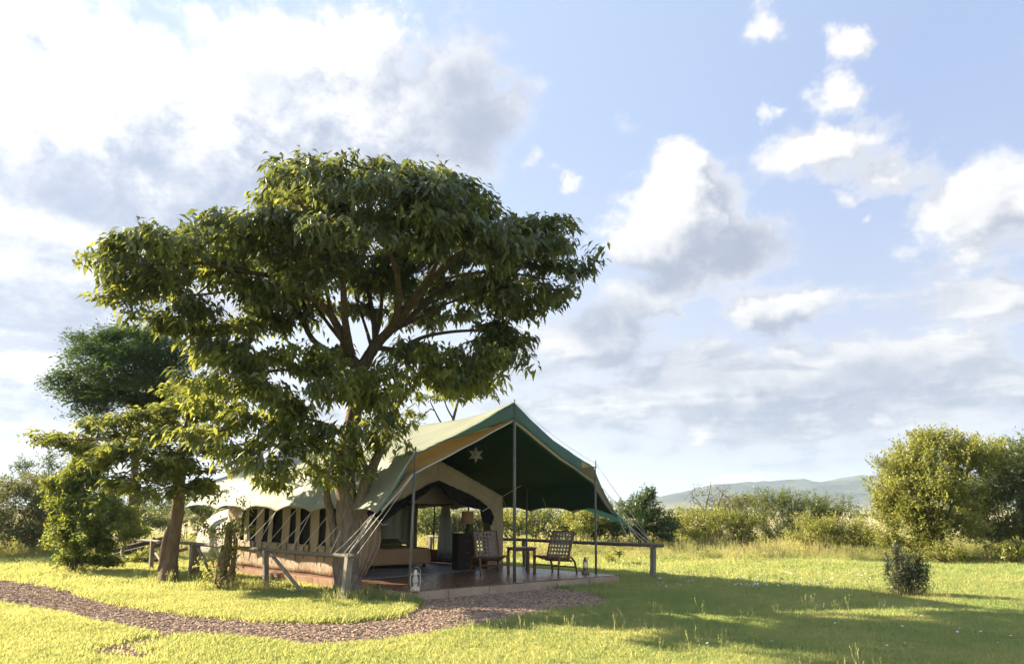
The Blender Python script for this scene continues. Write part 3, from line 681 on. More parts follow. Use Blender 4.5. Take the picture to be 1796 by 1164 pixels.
ch = empty('wicker_chest', (-1.18, 18.75, FLOOR), math.radians(25)); tag(ch, 'tall dark wicker chest of drawers inside the tent doorway', 'chest')
MB().box((0, 0, .42), (.48, .42, .82), None, .012).build('body', 'wicker', ch); MB().box((0, 0, .845), (.52, .46, .03), None, .008).build('top', 'wicker', ch)
for z in (.16, .42, .68):
    dr = MB().box((0, -.216, z), (.42, .02, .22), None, .006).build('drawer', 'wicker', ch)
    MB().tube([(-.05, -.235, z), (0, -.245, z - .01), (.05, -.235, z)], .007, 6).build('handle', 'lantern_rust', dr)

lp = empty('table_lamp', (-1.10, 18.62, FLOOR + .862)); tag(lp, 'table lamp with tan cylindrical cloth shade on the wicker chest', 'lamp')
MB().lathe([(.065, 0), (.07, .015), (.03, .03), (.055, .07), (.06, .1), (.03, .14), (.014, .16), (.014, .3)], sides=16).build('base', 'wicker', lp)
o = MB().lathe([(.155, .22), (.16, .221), (.145, .53), (.14, .53)], sides=28)
bm_ = o.bm; bm_.faces.ensure_lookup_table(); bmesh.ops.delete(bm_, geom=[f for f in bm_.faces if len(f.verts) > 4], context='FACES_ONLY'); o.build('shade', 'lamp_cloth', lp)

bed = empty('bed', to_world(.42, 5.2), TA + math.radians(-14)); tag(bed, 'low bed under a tan spread inside the open tent', 'bed')
MB().box((0, 0, .22), (1.5, 1.95, .1)).build('frame', 'table_wood', bed)
for sx in (-1, 1):
    for sy in (-1, 1): MB().box((sx * .68, sy * .9, .09), (.07, .07, .18)).build('leg', 'table_wood', bed)
MB().box((0, 0, .36), (1.5, 1.95, .18), None, .04).build('mattress', 'curtain_cloth', bed)
def spread(u, v):
    x = lerp(-1.13, 1.13, u); y = lerp(-1.38, .9, v); z = .475
    ox = max(0, abs(x) - .77); oy = max(0, -1.0 - y)
    X = math.copysign(min(abs(x), .77) + ox * .10 + .014 * math.sin(y * 16) * (ox > .02), x); Y = max(y, -1.0) - oy * .08 - .014 * math.sin(x * 15) * (oy > .02)
    return (X, Y, z - max(ox, oy) * .98 + .008 * wob(x * 4, y * 4))
sheet('bedspread', spread, 44, 44, 'bedspread', bed, .012)
for sx in (-1, 1): 
    o = MB().box((sx * .36, .72, .54), (.6, .36, .14), Matrix.Rotation(.35, 3, 'X'), .05).build('pillow', 'pillow_cloth', bed)

def curtain(label, p, q_, z0, z1, pinch):
    mid = (np.array(p) + np.array(q_)) / 2; c = empty('curtain', (mid[0], mid[1], FLOOR)); tag(c, label, 'curtain')
    a = Vector((p[0] - mid[0], p[1] - mid[1], 0)); b = Vector((q_[0] - mid[0], q_[1] - mid[1], 0)); n = Vector((b.y - a.y, a.x - b.x, 0)).normalized()
    def fn(u, v):
        z = lerp(z1, z0, u) - FLOOR; w = 1 - pinch * (1 - u) ** 1.5
        pt = (a + b) / 2 + (b - a) * (v - .5) * w; pt = pt + n * (.028 * math.sin(v * 34) + .01 * math.sin(v * 71 + u * 3))
        return (pt.x, pt.y, z)
    sheet('cloth', fn, 20, 70, 'curtain_cloth', c, .003)
    MB().tube([(a.x * .8, a.y * .8, z1 - FLOOR + .01), (b.x * .8, b.y * .8, z1 - FLOOR + .01)], .010, 6).build('rod', 'strap_dark', c)
curtain('wide grey curtain hanging behind the bed', tuple(W(1.9, 8.3)[:2]), tuple(W(2.0, 6.15)[:2]), .62, 1.72, .0)
curtain('narrow pale curtain hanging beside the wicker chest', tuple(W(2.02, 5.1)[:2]), tuple(W(2.05, 4.42)[:2]), .30, 1.72, .55)

def lantern(label, loc, rz, m):
    L = empty('hurricane_lantern', loc, rz); tag(L, label, 'lantern')
    MB().lathe([(.085, 0), (.09, .012), (.088, .05), (.06, .075), (.035, .082), (.035, .1), (.045, .105), (.045, .12)], sides=22).build('fuel_tank', m, L)
    MB().lathe([(.04, .12), (.052, .16), (.056, .19), (.048, .23), (.034, .27)], sides=20).build('globe', 'lantern_glass', L)
    MB().lathe([(.012, .12), (.014, .14), (.004, .15)], sides=10).build('burner', m, L)
    MB().lathe([(.04, .27), (.042, .285), (.034, .30), (.036, .33), (.03, .335), (.028, .365), (.012, .375)], sides=18).build('chimney_cap', m, L)
    for s in (-1, 1): MB().tube([(s * .055, 0, .06), (s * .088, 0, .09), (s * .09, 0, .24), (s * .078, 0, .29), (s * .036, 0, .315)], .0085, 8).build('side_tube', m, L)
    MB().tube([(.09 * math.cos(t), .03 * math.sin(t) + .06, .27 + .15 * math.sin(t)) if False else (.092 * math.cos(t), .0 - .05 * math.sin(t), .29 + .13 * math.sin(t)) for t in np.linspace(0, math.pi, 12)], .0035, 6).build('bail_handle', m, L)
lantern('cream painted hurricane lantern on platform edge by the left pole', tuple(gr(728, 1036, FLOOR)), .3, 'lantern_white')
lantern('rusty hurricane lantern on platform beside the woven chair', tuple(gr(1027, 1006, FLOOR)), .9, 'lantern_rust')

def star():
    p = W(-.02, 1.2, 2.80); S = empty('star_lantern', tuple(p), TA - .5); tag(S, 'pale six pointed paper star hanging under the canopy', 'star lantern')
    V = [(0, -.06, 0), (0, .06, 0)]; n = 12
    for k in range(n):
        r = .19 if k % 2 == 0 else .088; t = math.pi / 2 + 2 * math.pi * k / n; V.append((r * math.cos(t), 0, r * math.sin(t)))
    for k in range(6):
        i0 = 2 + (2 * k - 1) % 12; i1 = 2 + 2 * k; i2 = 2 + (2 * k + 1) % 12
        pymesh('point', [V[0], V[1], V[i0], V[i1], V[i2]], [(0, 3, 2), (0, 4, 3), (1, 2, 3), (1, 3, 4)], 'paper', S)
    MB().tube([(0, 0, .185), (0, 0, .46)], .004, 5).build('cord', 'strap_dark', S)
star()

# old timber trestle by the back of the tent
tr = empty('timber_trestle', tuple(gr(222, 988))); tag(tr, 'dark old timber trestle lying in grass behind the leafy round bush', 'trestle')
for p, q_, r in (((-1.1, .3, .25), (1.0, .5, .75), .07), ((-1.0, .0, .12), (.9, .2, .55), .06), ((-.6, .4, 0), (-.55, .45, .5), .06), ((.6, .45, 0), (.5, .5, .75), .06), ((-.9, -.1, .1), (1.2, -.3, .1), .09), ((.3, -.4, 0), (1.6, .5, .42), .05)):
    MB().tube([p, q_], r, 8, jit=.1).build('timber', 'dark_timber', tr)
# ------------------------------------------------------------------ plants
def frusta(P0, P1, R0, R1, sides):
    """vectorised tapered twigs"""
    d = P1 - P0; L = np.linalg.norm(d, axis=1, keepdims=True) + 1e-9; d = d / L
    h = np.where(np.abs(d[:, 2:3]) < .9, np.array([[0, 0, 1.]]), np.array([[1., 0, 0]]))
    u = np.cross(d, h); u /= np.linalg.norm(u, axis=1, keepdims=True) + 1e-9; w = np.cross(d, u)
    t = np.arange(sides) * 2 * math.pi / sides; c, s = np.cos(t)[None, :, None], np.sin(t)[None, :, None]
    ring = u[:, None] * c + w[:, None] * s
    A = P0[:, None] + ring * R0[:, None, None]; B = P1[:, None] + ring * R1[:, None, None]
    V = np.concatenate([A, B], 1).reshape(-1, 3); n = len(P0)
    k = np.arange(sides); f = np.stack([k, (k + 1) % sides, sides + (k + 1) % sides, sides + k], 1)
    F_ = (np.arange(n)[:, None, None] * 2 * sides + f[None]).reshape(-1)
    return V, F_
def leaf_mesh(name, P, D, Nn, L, Wd, m, parent, fold=.25, droop=.25):
    """folded leaf blades: 2 quads each sharing the midrib"""
    D = D / (np.linalg.norm(D, axis=1, keepdims=True) + 1e-9); S = np.cross(D, Nn); S /= np.linalg.norm(S, axis=1, keepdims=True) + 1e-9; N2 = np.cross(S, D)
    L = L[:, None]; Wd = Wd[:, None]
    base = P; mid = P + D * L * .48; tip = P + D * L * .96 - np.array([[0, 0, 1.]]) * L * droop
    lf = mid + S * Wd * .5 + N2 * Wd * fold; rt = mid - S * Wd * .5 + N2 * Wd * fold
    V = np.stack([base, rt, tip, mid, lf], 1).reshape(-1, 3); n = len(P)
    f = np.array([[0, 1, 2, 3], [0, 3, 2, 4]]); F_ = (np.arange(n)[:, None, None] * 5 + f[None]).reshape(-1)
    return npmesh(name, V, F_, 4, m, parent)
def unit(v): return v / (np.linalg.norm(v, axis=-1, keepdims=True) + 1e-9)

class Tree:
    """hand-laid limbs, then twigs grown from every crown point back to the nearest wood"""
    def __init__(s): s.pos = []; s.par = []; s.rmin = []; s.limbs = []
    def limb(s, pts, r0, r1, n=10, parent=None):
        pts = [np.array(p, float) for p in pts]; seg = np.array([0] + list(np.cumsum([np.linalg.norm(b - a) for a, b in zip(pts, pts[1:])])))
        # Catmull-Rom through the points
        ext = [2 * pts[0] - pts[1]] + pts + [2 * pts[-1] - pts[-2]]; out = []
        for i in range(len(pts) - 1):
            p0, p1, p2, p3 = ext[i:i + 4]
            for k in range(n if i == len(pts) - 2 else n):
                t = k / n; out.append(.5 * ((2 * p1) + (-p0 + p2) * t + (2 * p0 - 5 * p1 + 4 * p2 - p3) * t * t + (-p0 + 3 * p1 - 3 * p2 + p3) * t ** 3))
        out.append(pts[-1]); m = len(out); first = len(s.pos)
        rr = [lerp(r0, r1, (k / (m - 1)) ** .8) for k in range(m)]
        pi = -1
        if parent is not None and s.pos: pi = int(np.argmin(np.linalg.norm(np.array(s.pos) - out[0], axis=1)))
        for k, p in enumerate(out): s.pos.append(p); s.par.append(pi if k == 0 else first + k - 1); s.rmin.append(rr[k])
        s.limbs.append((out, rr)); return s
    def grow(s, tips, seg=.28, rtip=.006, curl=.35, rng=RNG, dist_pow=None):
        base = np.array(s.pos); tips = np.asarray(tips)
        d0 = np.array([np.min(np.sum((base - t) ** 2, 1)) for t in tips]); order = np.argsort(d0)
        cap = len(base) + len(tips) * 14; A = np.zeros((cap, 3)); A[:len(base)] = base; n = len(base); par = list(s.par); s.n_limb = n
        s.tip_idx = []
        for ti in order:
            t = tips[ti]; dd = A[:n] - t; q = np.einsum('ij,ij->i', dd, dd) + .5 * np.maximum(0, dd[:, 2]) ** 2
            j = int(np.argmin(q)); p = A[j].copy(); dist = math.sqrt(((p - t) ** 2).sum())
            if dist < .03: s.tip_idx.append(j); continue
            pj = par[j]; dr = unit(p - A[pj]) if pj >= 0 else np.array([0, 0, 1.])
            k = min(13, max(2, int(dist / seg) + 1)); ctrl = p + dr * dist * curl + np.array([0, 0, .12 * dist])
            last = j
            for i in range(1, k + 1):
                u = i / k; pt = (1 - u) ** 2 * p + 2 * u * (1 - u) * ctrl + u * u * t
                if i < k: pt = pt + rng.normal(0, .03 * min(1, dist), 3)
                A[n] = pt; par.append(last); last = n; n += 1
            s.tip_idx.append(last)
        s.A = A[:n]; s.P = np.array(par)
        r = np.zeros(n); pw = 2.35
        for i in s.tip_idx: r[i] = rtip ** pw
        for i in range(n - 1, -1, -1):
            r[i] = max(r[i], (rtip * .8) ** pw); 
            if s.P[i] >= 0: r[s.P[i]] += r[i] if i >= s.n_limb else 0
        s.R = np.minimum(r ** (1 / pw), .12)
        return s
    def build_wood(s, parent, bark='bark', twig='twig', sides=12, jit=.12):
        first = True
        for out, rr in s.limbs:
            mb = MB(); out_ = [tuple(p) for p in out]; mb.tube(out_, [r for r in rr], sides if rr[0] > .06 else 7, True, jit)
            mb.build('trunk' if first else 'limb', bark if (first or out[0][2] < 3.2) else 'bark_dark', parent); first = False  # upper limbs: backlit silhouette shade put into a darker bark colour
        if hasattr(s, 'A') and len(s.A) > s.n_limb:
            i = np.arange(s.n_limb, len(s.A)); p = s.P[i]
            V, F_ = frusta(s.A[p], s.A[i], np.minimum(s.R[p], s.R[i] * 1.25), s.R[i], 5)
            npmesh('twigs', V, F_, 4, twig, parent, True)

def rosettes(tips, outward, nleaf, L0, L1, aspect, rng, droop=.35, spread=.07):
    n = len(tips); k = nleaf
    T = np.repeat(tips, k, 0); O = np.repeat(outward, k, 0)
    r = unit(rng.normal(0, 1, (n * k, 3))); r[:, 2] = np.abs(r[:, 2]) * .5 - .2
    D = unit(r * 1.0 + O * .55 + np.array([[0, 0, -droop]]))
    P = T + rng.normal(0, spread, (n * k, 3)) * np.array([[1, 1, .7]]); Nn = unit(np.array([[0, 0, 1.]]) + rng.normal(0, .35, (n * k, 3)))
    L = rng.uniform(L0, L1, n * k); return P, D, Nn, L, L * aspect
def pad_tips(pads, dens, rng, Y0, origin, clump=1.):
    """pads: (px, py, half w, half h, dY, depth radius) measured on the photograph at depth Y0 + dY"""
    T, O = [], []
    for (x, y, w, h, dY, ry) in pads:
        w *= .94; Y = Y0 + dY; c = at(x, y, Y); sc = Y / FPX; rx, rz = w * sc, h * sc
        n = max(6, int(dens * (rx * ry * 2.2 + rx * rz * 1.5 + .15))); nb = max(2, n // 9)
        x = x + 6 * (x < 350) - 8 * (x > 900)
        d = unit(rng.normal(0, 1, (nb, 3))); d[:, 2] = np.where(d[:, 2] < -.3, -d[:, 2], d[:, 2]); rad = rng.uniform(.45, 1.06, (nb, 1)) ** .7
        b = np.array([at(x + w * q[0], y - h * q[2], Y + ry * q[1]) for q in d * rad])     # bough ends, each with a flat spray of twigs
        k = rng.integers(0, nb, n); sz = rng.uniform(.6, 1.25, nb)[k][:, None]
        T.append(b[k] + rng.normal(0, 1, (n, 3)) * np.array([[.24, .24, .075]]) * sz * clump); O.append(unit(d * np.array([[1, 1, .4]]))[k])
    return np.concatenate(T), np.concatenate(O)

# ---- the large spreading tree at the tent corner
def big_tree():
    rng = np.random.default_rng(21); Y0 = 14.5; base = gr(612, 1049)
    t = empty('large_tree', tuple(base)); tag(t, 'large spreading tree with wide umbrella crown at the tent corner', 'tree')
    rel = lambda p: np.array(p) - base
    a = lambda x, y, dY=0.: rel(at(x, y, Y0 + dY))
    T = Tree()
    T.limb([np.array([0, 0, -.12]), np.array([-.01, 0, .12]), a(607, 985), a(611, 930), a(607, 870), a(604, 820), a(611, 775), a(619, 735), a(628, 690), a(634, 645)], .29, .13, 7)
    T.limb([a(614, 925), a(632, 880, -.1), a(642, 845, -.1), a(655, 815, -.1), a(668, 785, 0), a(680, 740, .1), a(700, 705, .2), a(735, 670, .4), a(790, 640, .5)], .14, .04, 6, 1)
    T.limb([a(648, 832, -.1), a(635, 805, -.2), a(630, 785, -.3)], .07, .03, 5, 1)
    T.limb([a(600, 990), a(590, 960, .1), a(583, 910, .15), a(573, 870, .2), a(572, 835, .2), a(545, 812, .1), a(505, 790, 0), a(470, 775, -.2)], .11, .035, 6, 1)
    T.limb([a(604, 985, -.05), a(597, 940, .1), a(592, 905, .15), a(600, 860, .2)], .06, .035, 5, 1)
    T.limb([a(634, 648), a(616, 625, -.2), a(592, 572, -.6), a(566, 536, -1.), a(508, 493, -1.3), a(438, 478, -1.5), a(360, 462, -1.6), a(260, 465, -1.6)], .11, .025, 7, 1)
    T.limb([a(619, 640), a(575, 615, .3), a(546, 592, .4), a(519, 540, .5), a(481, 513, .6), a(427, 505, .6), a(369, 515, .7), a(280, 520, .6)], .08, .02, 7, 1)
    T.limb([a(634, 645), a(660, 605, 0), a(690, 572, -.2), a(724, 530, -.5), a(768, 478, -.8), a(815, 440, -1.), a(880, 415, -1.2), a(960, 430, -1.)], .13, .025, 7, 1)
    T.limb([a(690, 572, -.2), a(698, 540, -.6), a(696, 478, -1.2), a(675, 425, -1.8), a(650, 370, -2.4), a(640, 320, -2.6)], .09, .03, 6, 1)
    T.limb([a(660, 605), a(655, 560, .6), a(640, 500, 1.2), a(600, 440, 1.8), a(560, 400, 2.2)], .08, .03, 6, 1)
    T.limb([a(676, 585), a(720, 555, .8), a(770, 510, 1.4), a(830, 480, 1.9), a(900, 470, 2.2)], .08, .025, 6, 1)
    T.limb([a(662, 610), a(700, 612, .1), a(740, 592, .2), a(790, 582, .3), a(850, 580, .4), a(900, 590, .4)], .06, .02, 6, 1)
    T.limb([a(616, 625, -.2), a(605, 560, -.9), a(598, 480, -1.8), a(560, 400, -2.6), a(520, 350, -3.)], .09, .03, 6, 1)
    T.limb([a(628, 690), a(590, 665, -.4), a(540, 650, -.7), a(480, 650, -.8), a(420, 665, -.7)], .06, .02, 6, 1)
    T.limb([a(628, 690), a(660, 670, -.2), a(700, 660, -.2), a(760, 668, 0)], .05, .02, 6, 1)
    T.limb([a(611, 775), a(585, 750, -.4), a(540, 735, -.8), a(490, 735, -.9)], .05, .02, 6, 1)
    pads = [(640, 322, 160, 42, -2.4, 1.5), (530, 320, 80, 32, -2.2, 1.2), (745, 340, 85, 45, -2., 1.4), (690, 330, 130, 40, -.6, 1.8), (600, 345, 130, 40, .6, 1.8),
            (660, 395, 170, 38, -2.6, 1.2), (790, 390, 90, 42, -1.4, 1.6), (860, 405, 100, 42, -.8, 1.7), (950, 428, 78, 38, -.8, 1.5), (1000, 445, 32, 34, -.9, .9), (970, 478, 55, 30, -.3, 1.3), (985, 505, 24, 18, -.4, .7),
            (880, 455, 110, 40, .8, 1.9), (800, 440, 120, 42, -1.7, 1.4), (900, 510, 80, 36, .9, 1.5), (880, 545, 60, 30, -.2, 1.0), (940, 535, 36, 22, 0, .8), (830, 520, 80, 34, 1.6, 1.4), (760, 450, 90, 40, 1.8, 1.6),
            (545, 385, 120, 40, -2.2, 1.5), (450, 395, 105, 34, -1.8, 1.5), (480, 430, 120, 38, -.6, 1.7), (370, 430, 95, 32, -1.6, 1.4), (300, 432, 66, 26, -1.7, 1.1), (250, 452, 66, 28, -1.7, 1.1), (205, 468, 34, 26, -1.7, .8), (205, 505, 34, 26, -1.6, .8),
            (265, 495, 70, 26, -1.2, 1.2), (215, 538, 44, 17, -1.5, .7), (300, 535, 60, 20, -1.1, .9), (345, 480, 90, 28, -.4, 1.5), (430, 470, 100, 30, .4, 1.7), (385, 515, 85, 24, -1.2, 1.), (560, 450, 120, 36, .8, 1.7), (640, 440, 110, 36, 1.8, 1.6), (700, 500, 70, 32, 1.9, 1.1),
            (620, 410, 120, 34, -2.6, .9), (560, 500, 60, 28, -1.9, .9), (470, 545, 40, 18, .6, .8), (770, 560, 60, 26, 1., .9),
            (300, 572, 60, 14, -.4, .8), (375, 582, 70, 18, -.1, 1.), (450, 575, 60, 26, .4, 1.), (520, 560, 44, 28, .9, .8), (420, 610, 70, 20, -.6, .8),
            (860, 585, 60, 24, .3, 1.), (905, 605, 44, 18, .4, .8), (830, 620, 70, 26, .1, 1.), (760, 625, 60, 26, -.3, 1.), (880, 640, 30, 14, .4, .6), (800, 660, 75, 24, .2, 1.), (720, 655, 60, 30, -.6, .9), (770, 690, 60, 22, .4, .8), (840, 680, 34, 16, .5, .6),
            (480, 640, 90, 32, -1., 1.), (560, 625, 50, 26, -.6, .8), (560, 675, 66, 32, -1.1, .8), (400, 660, 66, 26, -.9, .8), (620, 690, 60, 30, -1., .7), (680, 700, 46, 28, -.7, .7), (455, 700, 80, 30, -1.1, .8), (530, 735, 70, 30, -1.1, .7), (385, 710, 46, 34, -.9, .7),
            (600, 745, 46, 26, -1., .5), (450, 755, 60, 26, -1.1, .6), (655, 755, 44, 26, -.6, .5), (690, 745, 26, 24, -.4, .5), (390, 765, 40, 24, -.9, .6), (500, 790, 56, 22, -.9, .5), (440, 805, 40, 20, -1., .5), (545, 790, 40, 18, -.8, .4), (590, 800, 28, 16, -.6, .3),
            (520, 840, 44, 16, -.7, .4), (470, 835, 34, 14, -.8, .4), (620, 845, 24, 20, -.7, .3), (560, 835, 26, 14, -.4, .3), (660, 790, 26, 16, -.5, .3)]
    for pts, r0 in (([a(640, 630), a(665, 570, .4), a(672, 500, .9), a(690, 440, 1.3), a(720, 390, 1.5)], .06), ([a(700, 550, -.3), a(740, 500, -.9), a(775, 440, -1.4), a(790, 390, -1.7)], .05), ([a(585, 560, -.7), a(560, 480, -1.), a(500, 430, -1.4), a(440, 400, -1.7)], .05), ([a(560, 530, -1.), a(540, 470, -1.8), a(545, 410, -2.3)], .04),
                    ([a(519, 540, .5), a(500, 480, .9), a(470, 440, 1.1)], .04), ([a(668, 590), a(720, 565, .4), a(790, 530, .8), a(860, 510, 1.)], .05), ([a(655, 620), a(640, 570, 1.), a(620, 510, 1.6), a(600, 460, 2.)], .045), ([a(610, 610, -.2), a(570, 560, .6), a(530, 500, 1.3), a(500, 450, 1.8)], .05), ([a(740, 505, -.6), a(820, 480, -.6), a(900, 480, -.5), a(960, 490, -.4)], .035)):
        T.limb(pts, r0, .018, 6, 1)
    pads += [(620, 500, 90, 36, 1.9, .9), (700, 545, 60, 34, 1.8, .7), (585, 555, 50, 28, 1.4, .7), (780, 520, 70, 34, 1.7, .9), (660, 470, 110, 30, .4, .9), (520, 510, 60, 28, 1.3, .8)]
    tips, out = pad_tips(pads, 17, rng, Y0, base); tips = tips - base
    T.grow(tips, .3, .0055); T.build_wood(t)
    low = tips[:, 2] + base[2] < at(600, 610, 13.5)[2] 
    w = rng.random(len(tips)) < np.where(low, .75, np.where(tips[:, 0] < -1.6, .3, .06))  # low and left tips take the leaf colour with sun painted in
    for sel, m, nm in ((~w, 'leaf_big', 'crown'), (w, 'leaf_sunlit_tint', 'crown_sunlit_tint')):
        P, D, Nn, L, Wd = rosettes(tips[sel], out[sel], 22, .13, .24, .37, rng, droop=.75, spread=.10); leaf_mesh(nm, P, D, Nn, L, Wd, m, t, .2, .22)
    print('big tree tips', len(tips))
big_tree()

def small_tree(name, label, base_px, Y0, limbs, pads, dens, nleaf, L0, L1, asp, m, seed, group=None, spread=.07, bark='bark', droop=.35, rtip=.005, base=None, clump=1.):
    rng = np.random.default_rng(seed); base = np.array(gr(*base_px)) if base is None else base
    t = empty(name, tuple(base)); tag(t, label, 'tree', group); T = Tree()
    for pts, r0, r1 in limbs:
        T.limb([np.array([0, 0, -.1]) if p is None else np.array(at(p[0], p[1], Y0 + p[2])) - base for p in pts], r0, r1, 6, 1)
    tips, out = pad_tips(pads, dens, rng, Y0, base, clump); tips -= base
    T.grow(tips, .25, rtip); T.build_wood(t, bark)
    P, D, Nn, L, Wd = rosettes(tips, out, nleaf, L0, L1, asp, rng, droop, spread); leaf_mesh('crown', P, D, Nn, L, Wd, m, t, .2, .2)
    return t
small_tree('leaning_tree', 'sunlit leafy tree with leaning reddish trunk behind the rail fence', (295, 1022), 17.4,
    [([None, (297, 985, 0), (304, 940, 0), (312, 890, 0), (316, 840, 0), (318, 790, 0), (330, 740, 0), (345, 690, 0)], .23, .05), ([(316, 850, 0), (290, 820, -.3), (250, 800, -.5), (200, 775, -.6), (150, 770, -.6), (90, 775, -.5)], .06, .015),
     ([(318, 800, 0), (350, 770, -.3), (400, 750, -.5)], .05, .02), ([(318, 810, 0), (280, 770, .2), (240, 740, .4)], .045, .015), ([(312, 900, 0), (292, 940, -.1), (283, 1000, -.1)], .05, .09)],
    [(330, 690, 50, 32, 0, .9), (370, 700, 60, 30, -.4, .9), (310, 730, 60, 30, -.5, .9), (250, 740, 60, 22, 0, .8), (180, 742, 46, 16, 0, .6), (380, 750, 55, 30, -.6, .8), (320, 775, 60, 26, -.8, .8), (250, 785, 60, 24, -.6, .8), (190, 775, 50, 22, -.3, .7),
     (120, 775, 36, 14, -.5, .5), (75, 772, 22, 9, -.5, .4), (350, 815, 60, 26, -.9, .7), (280, 825, 66, 26, -.9, .8), (220, 815, 50, 24, -.7, .7), (400, 800, 40, 26, -.9, .6), (310, 862, 55, 20, -.9, .6), (240, 858, 40, 18, -.8, .6), (370, 855, 36, 18, -.8, .5), (175, 800, 34, 20, -.3, .6), (200, 850, 30, 16, -.6, .4)],
    24, 18, .13, .23, .38, 'leaf_sunlit_tint', 31, bark='vine')
small_tree('dense_tree', 'tall dark green tree with dense rounded crown behind the leaning tree', (232, 960), 24.5,
    [([None, (234, 900, 0), (236, 820, 0), (240, 745, 0), (240, 690, 0), (236, 640, 0)], .2, .05), ([(240, 720, 0), (270, 680, 0), (300, 650, 0)], .08, .03), ([(240, 720, 0), (205, 680, 0), (165, 660, 0)], .08, .03)],
    [(215, 600, 56, 26, 0, 1.6), (155, 625, 44, 30, 0, 1.3), (265, 625, 56, 28, 0, 1.6), (205, 640, 80, 30, -1., 1.3), (135, 670, 38, 26, 0, 1.), (300, 655, 44, 28, 0, 1.3), (170, 690, 50, 22, -.5, 1.), (250, 680, 60, 26, -.9, 1.2), (120, 695, 20, 14, 0, .6), (310, 690, 30, 20, 0, .8), (150, 725, 30, 14, 0, .6), (220, 665, 70, 26, -1.2, 1.), (200, 708, 70, 22, -.5, 1.), (140, 702, 34, 18, 0, .8), (275, 712, 46, 18, 0, 1.)],
    26, 34, .09, .17, .45, 'leaf_dark', 32, clump=1.3, spread=.16, bark='bark_dark', droop=.15)
small_tree('branchy_tree', 'slender branchy tree rising just behind the tent ridge', (775, 935), 30.,
    [([None, (778, 850, 0), (785, 780, 0), (795, 735, 0), (803, 705, 0), (808, 680, 0)], .12, .03), ([(788, 765, 0), (770, 735, 0), (755, 705, 0)], .05, .02), ([(795, 735, 0), (782, 710, 0), (775, 680, 0)], .04, .015)],
    [(800, 680, 40, 22, 0, 1.), (760, 695, 34, 20, 0, 1.), (830, 690, 24, 14, 0, .7), (780, 650, 40, 20, 0, 1.), (740, 740, 34, 20, 0, .9), (720, 755, 30, 20, .5, .9)],
    9, 12, .13, .24, .4, 'leaf_mid', 33, bark='bark_dark')

def bush(name, label, base, lobes, nl, m, seed, L0=.05, L1=.09, asp=.4, cat='bush', group=None, tw=.28, nspray=16, stems=6, wood='twig', upright=.5, stemr=.03, droop=.05):
    """lobes: (dx, dy, z, rx, ry, rz) around the base; leafy twig sprays on the lobe shells"""
    rng = np.random.default_rng(seed); base = np.array(base, float); base[2] = 0.
    t = empty(name, tuple(base)); tag(t, label, cat, group); T = Tree()
    for k in range(stems):
        l = lobes[k % len(lobes)]; e = np.array(l[:3]) * np.array([.75, .75, .9]) + rng.normal(0, .08, 3); s0 = np.array([rng.normal(0, .1), rng.normal(0, .1), -.05])
        T.limb([s0, s0 * .6 + e * np.array([.25, .25, .4]), e], stemr, stemr * .35, 4, None)
    vol = np.array([l[3] * l[4] + l[3] * l[5] + l[4] * l[5] for l in lobes]); cnt = np.maximum(3, (nl / nspray * vol / vol.sum())).astype(int)
    TT, OO = [], []
    for l, c in zip(lobes, cnt):
        d = unit(rng.normal(0, 1, (c, 3))); d[:, 2] = np.where(d[:, 2] < -.45, -d[:, 2], d[:, 2]); rad = rng.uniform(.3, 1.06, (c, 1)) ** .55
        nb = max(2, c // 12); db = unit(rng.normal(0, 1, (nb, 3))); db[:, 2] = np.where(db[:, 2] < -.45, -db[:, 2], db[:, 2]); kb = rng.integers(0, nb, c)
        rb = (rng.uniform(.55, 1.22, nb) if c > 60 else rng.uniform(.7, 1.08, nb))[kb][:, None]; mixb = rng.random((c, 1)) < .62
        d = np.where(mixb, unit(db[kb] + rng.normal(0, .17, (c, 3))), d); rad = np.where(mixb, rb * rng.uniform(.8, 1.05, (c, 1)), rad)
        lb = 1 + .2 * np.sin(d[:, :1] * 6 + d[:, 2:3] * 5 + seed) + .12 * np.sin(d[:, 1:2] * 11 + d[:, :1] * 9)
        p = np.array(l[:3]) + d * rad * lb * np.array([l[3:6]]); p[:, 2] = np.maximum(p[:, 2], .04); TT.append(p); OO.append(d)
    tips = np.concatenate(TT); out = unit(np.concatenate(OO) + np.array([[0, 0, upright]]) + rng.normal(0, .35, (len(tips), 3)))
    keep = rng.permutation(len(tips))[:max(30, min(500, len(tips) // 3))]
    T.grow(tips[keep], .3, .004); T.build_wood(t, wood, wood)
    n = len(tips); u = np.tile(np.linspace(0, 1, nspray), n); Tt = np.repeat(tips, nspray, 0); Oo = np.repeat(out, nspray, 0)
    P = Tt + Oo * (u[:, None] - .55) * tw + rng.normal(0, .03, (len(Tt), 3)); P[:, 2] = np.maximum(P[:, 2], .02)
    D = unit(Oo * .7 + unit(rng.normal(0, 1, Tt.shape)) - np.array([[0, 0, droop]])); Nn = unit(np.array([[0, 0, 1.]]) + rng.normal(0, .5, Tt.shape)); L = rng.uniform(L0, L1, len(Tt))
    leaf_mesh('foliage', P, D, Nn, L, L * asp, m, t, .15, .08)
    # fine twigs carrying the sprays
    if nl > 1500:
        V, F_ = frusta(tips - out * tw * .55, tips + out * tw * .45, np.full(n, .004), np.full(n, .002), 3); npmesh('sprigs', V, F_, 4, wood, t)
    return t
def px_lobes(base, Y, L):
    """lobes from photo ellipses (px, py, half w, half h, dY, depth radius)"""
    out = []
    for (x, y, w, h, dY, ry) in L:
        c = at(x, y, Y + dY) - np.array(base); out.append((c[0], c[1], c[2], w * (Y + dY) / FPX, ry, h * (Y + dY) / FPX))
    return out
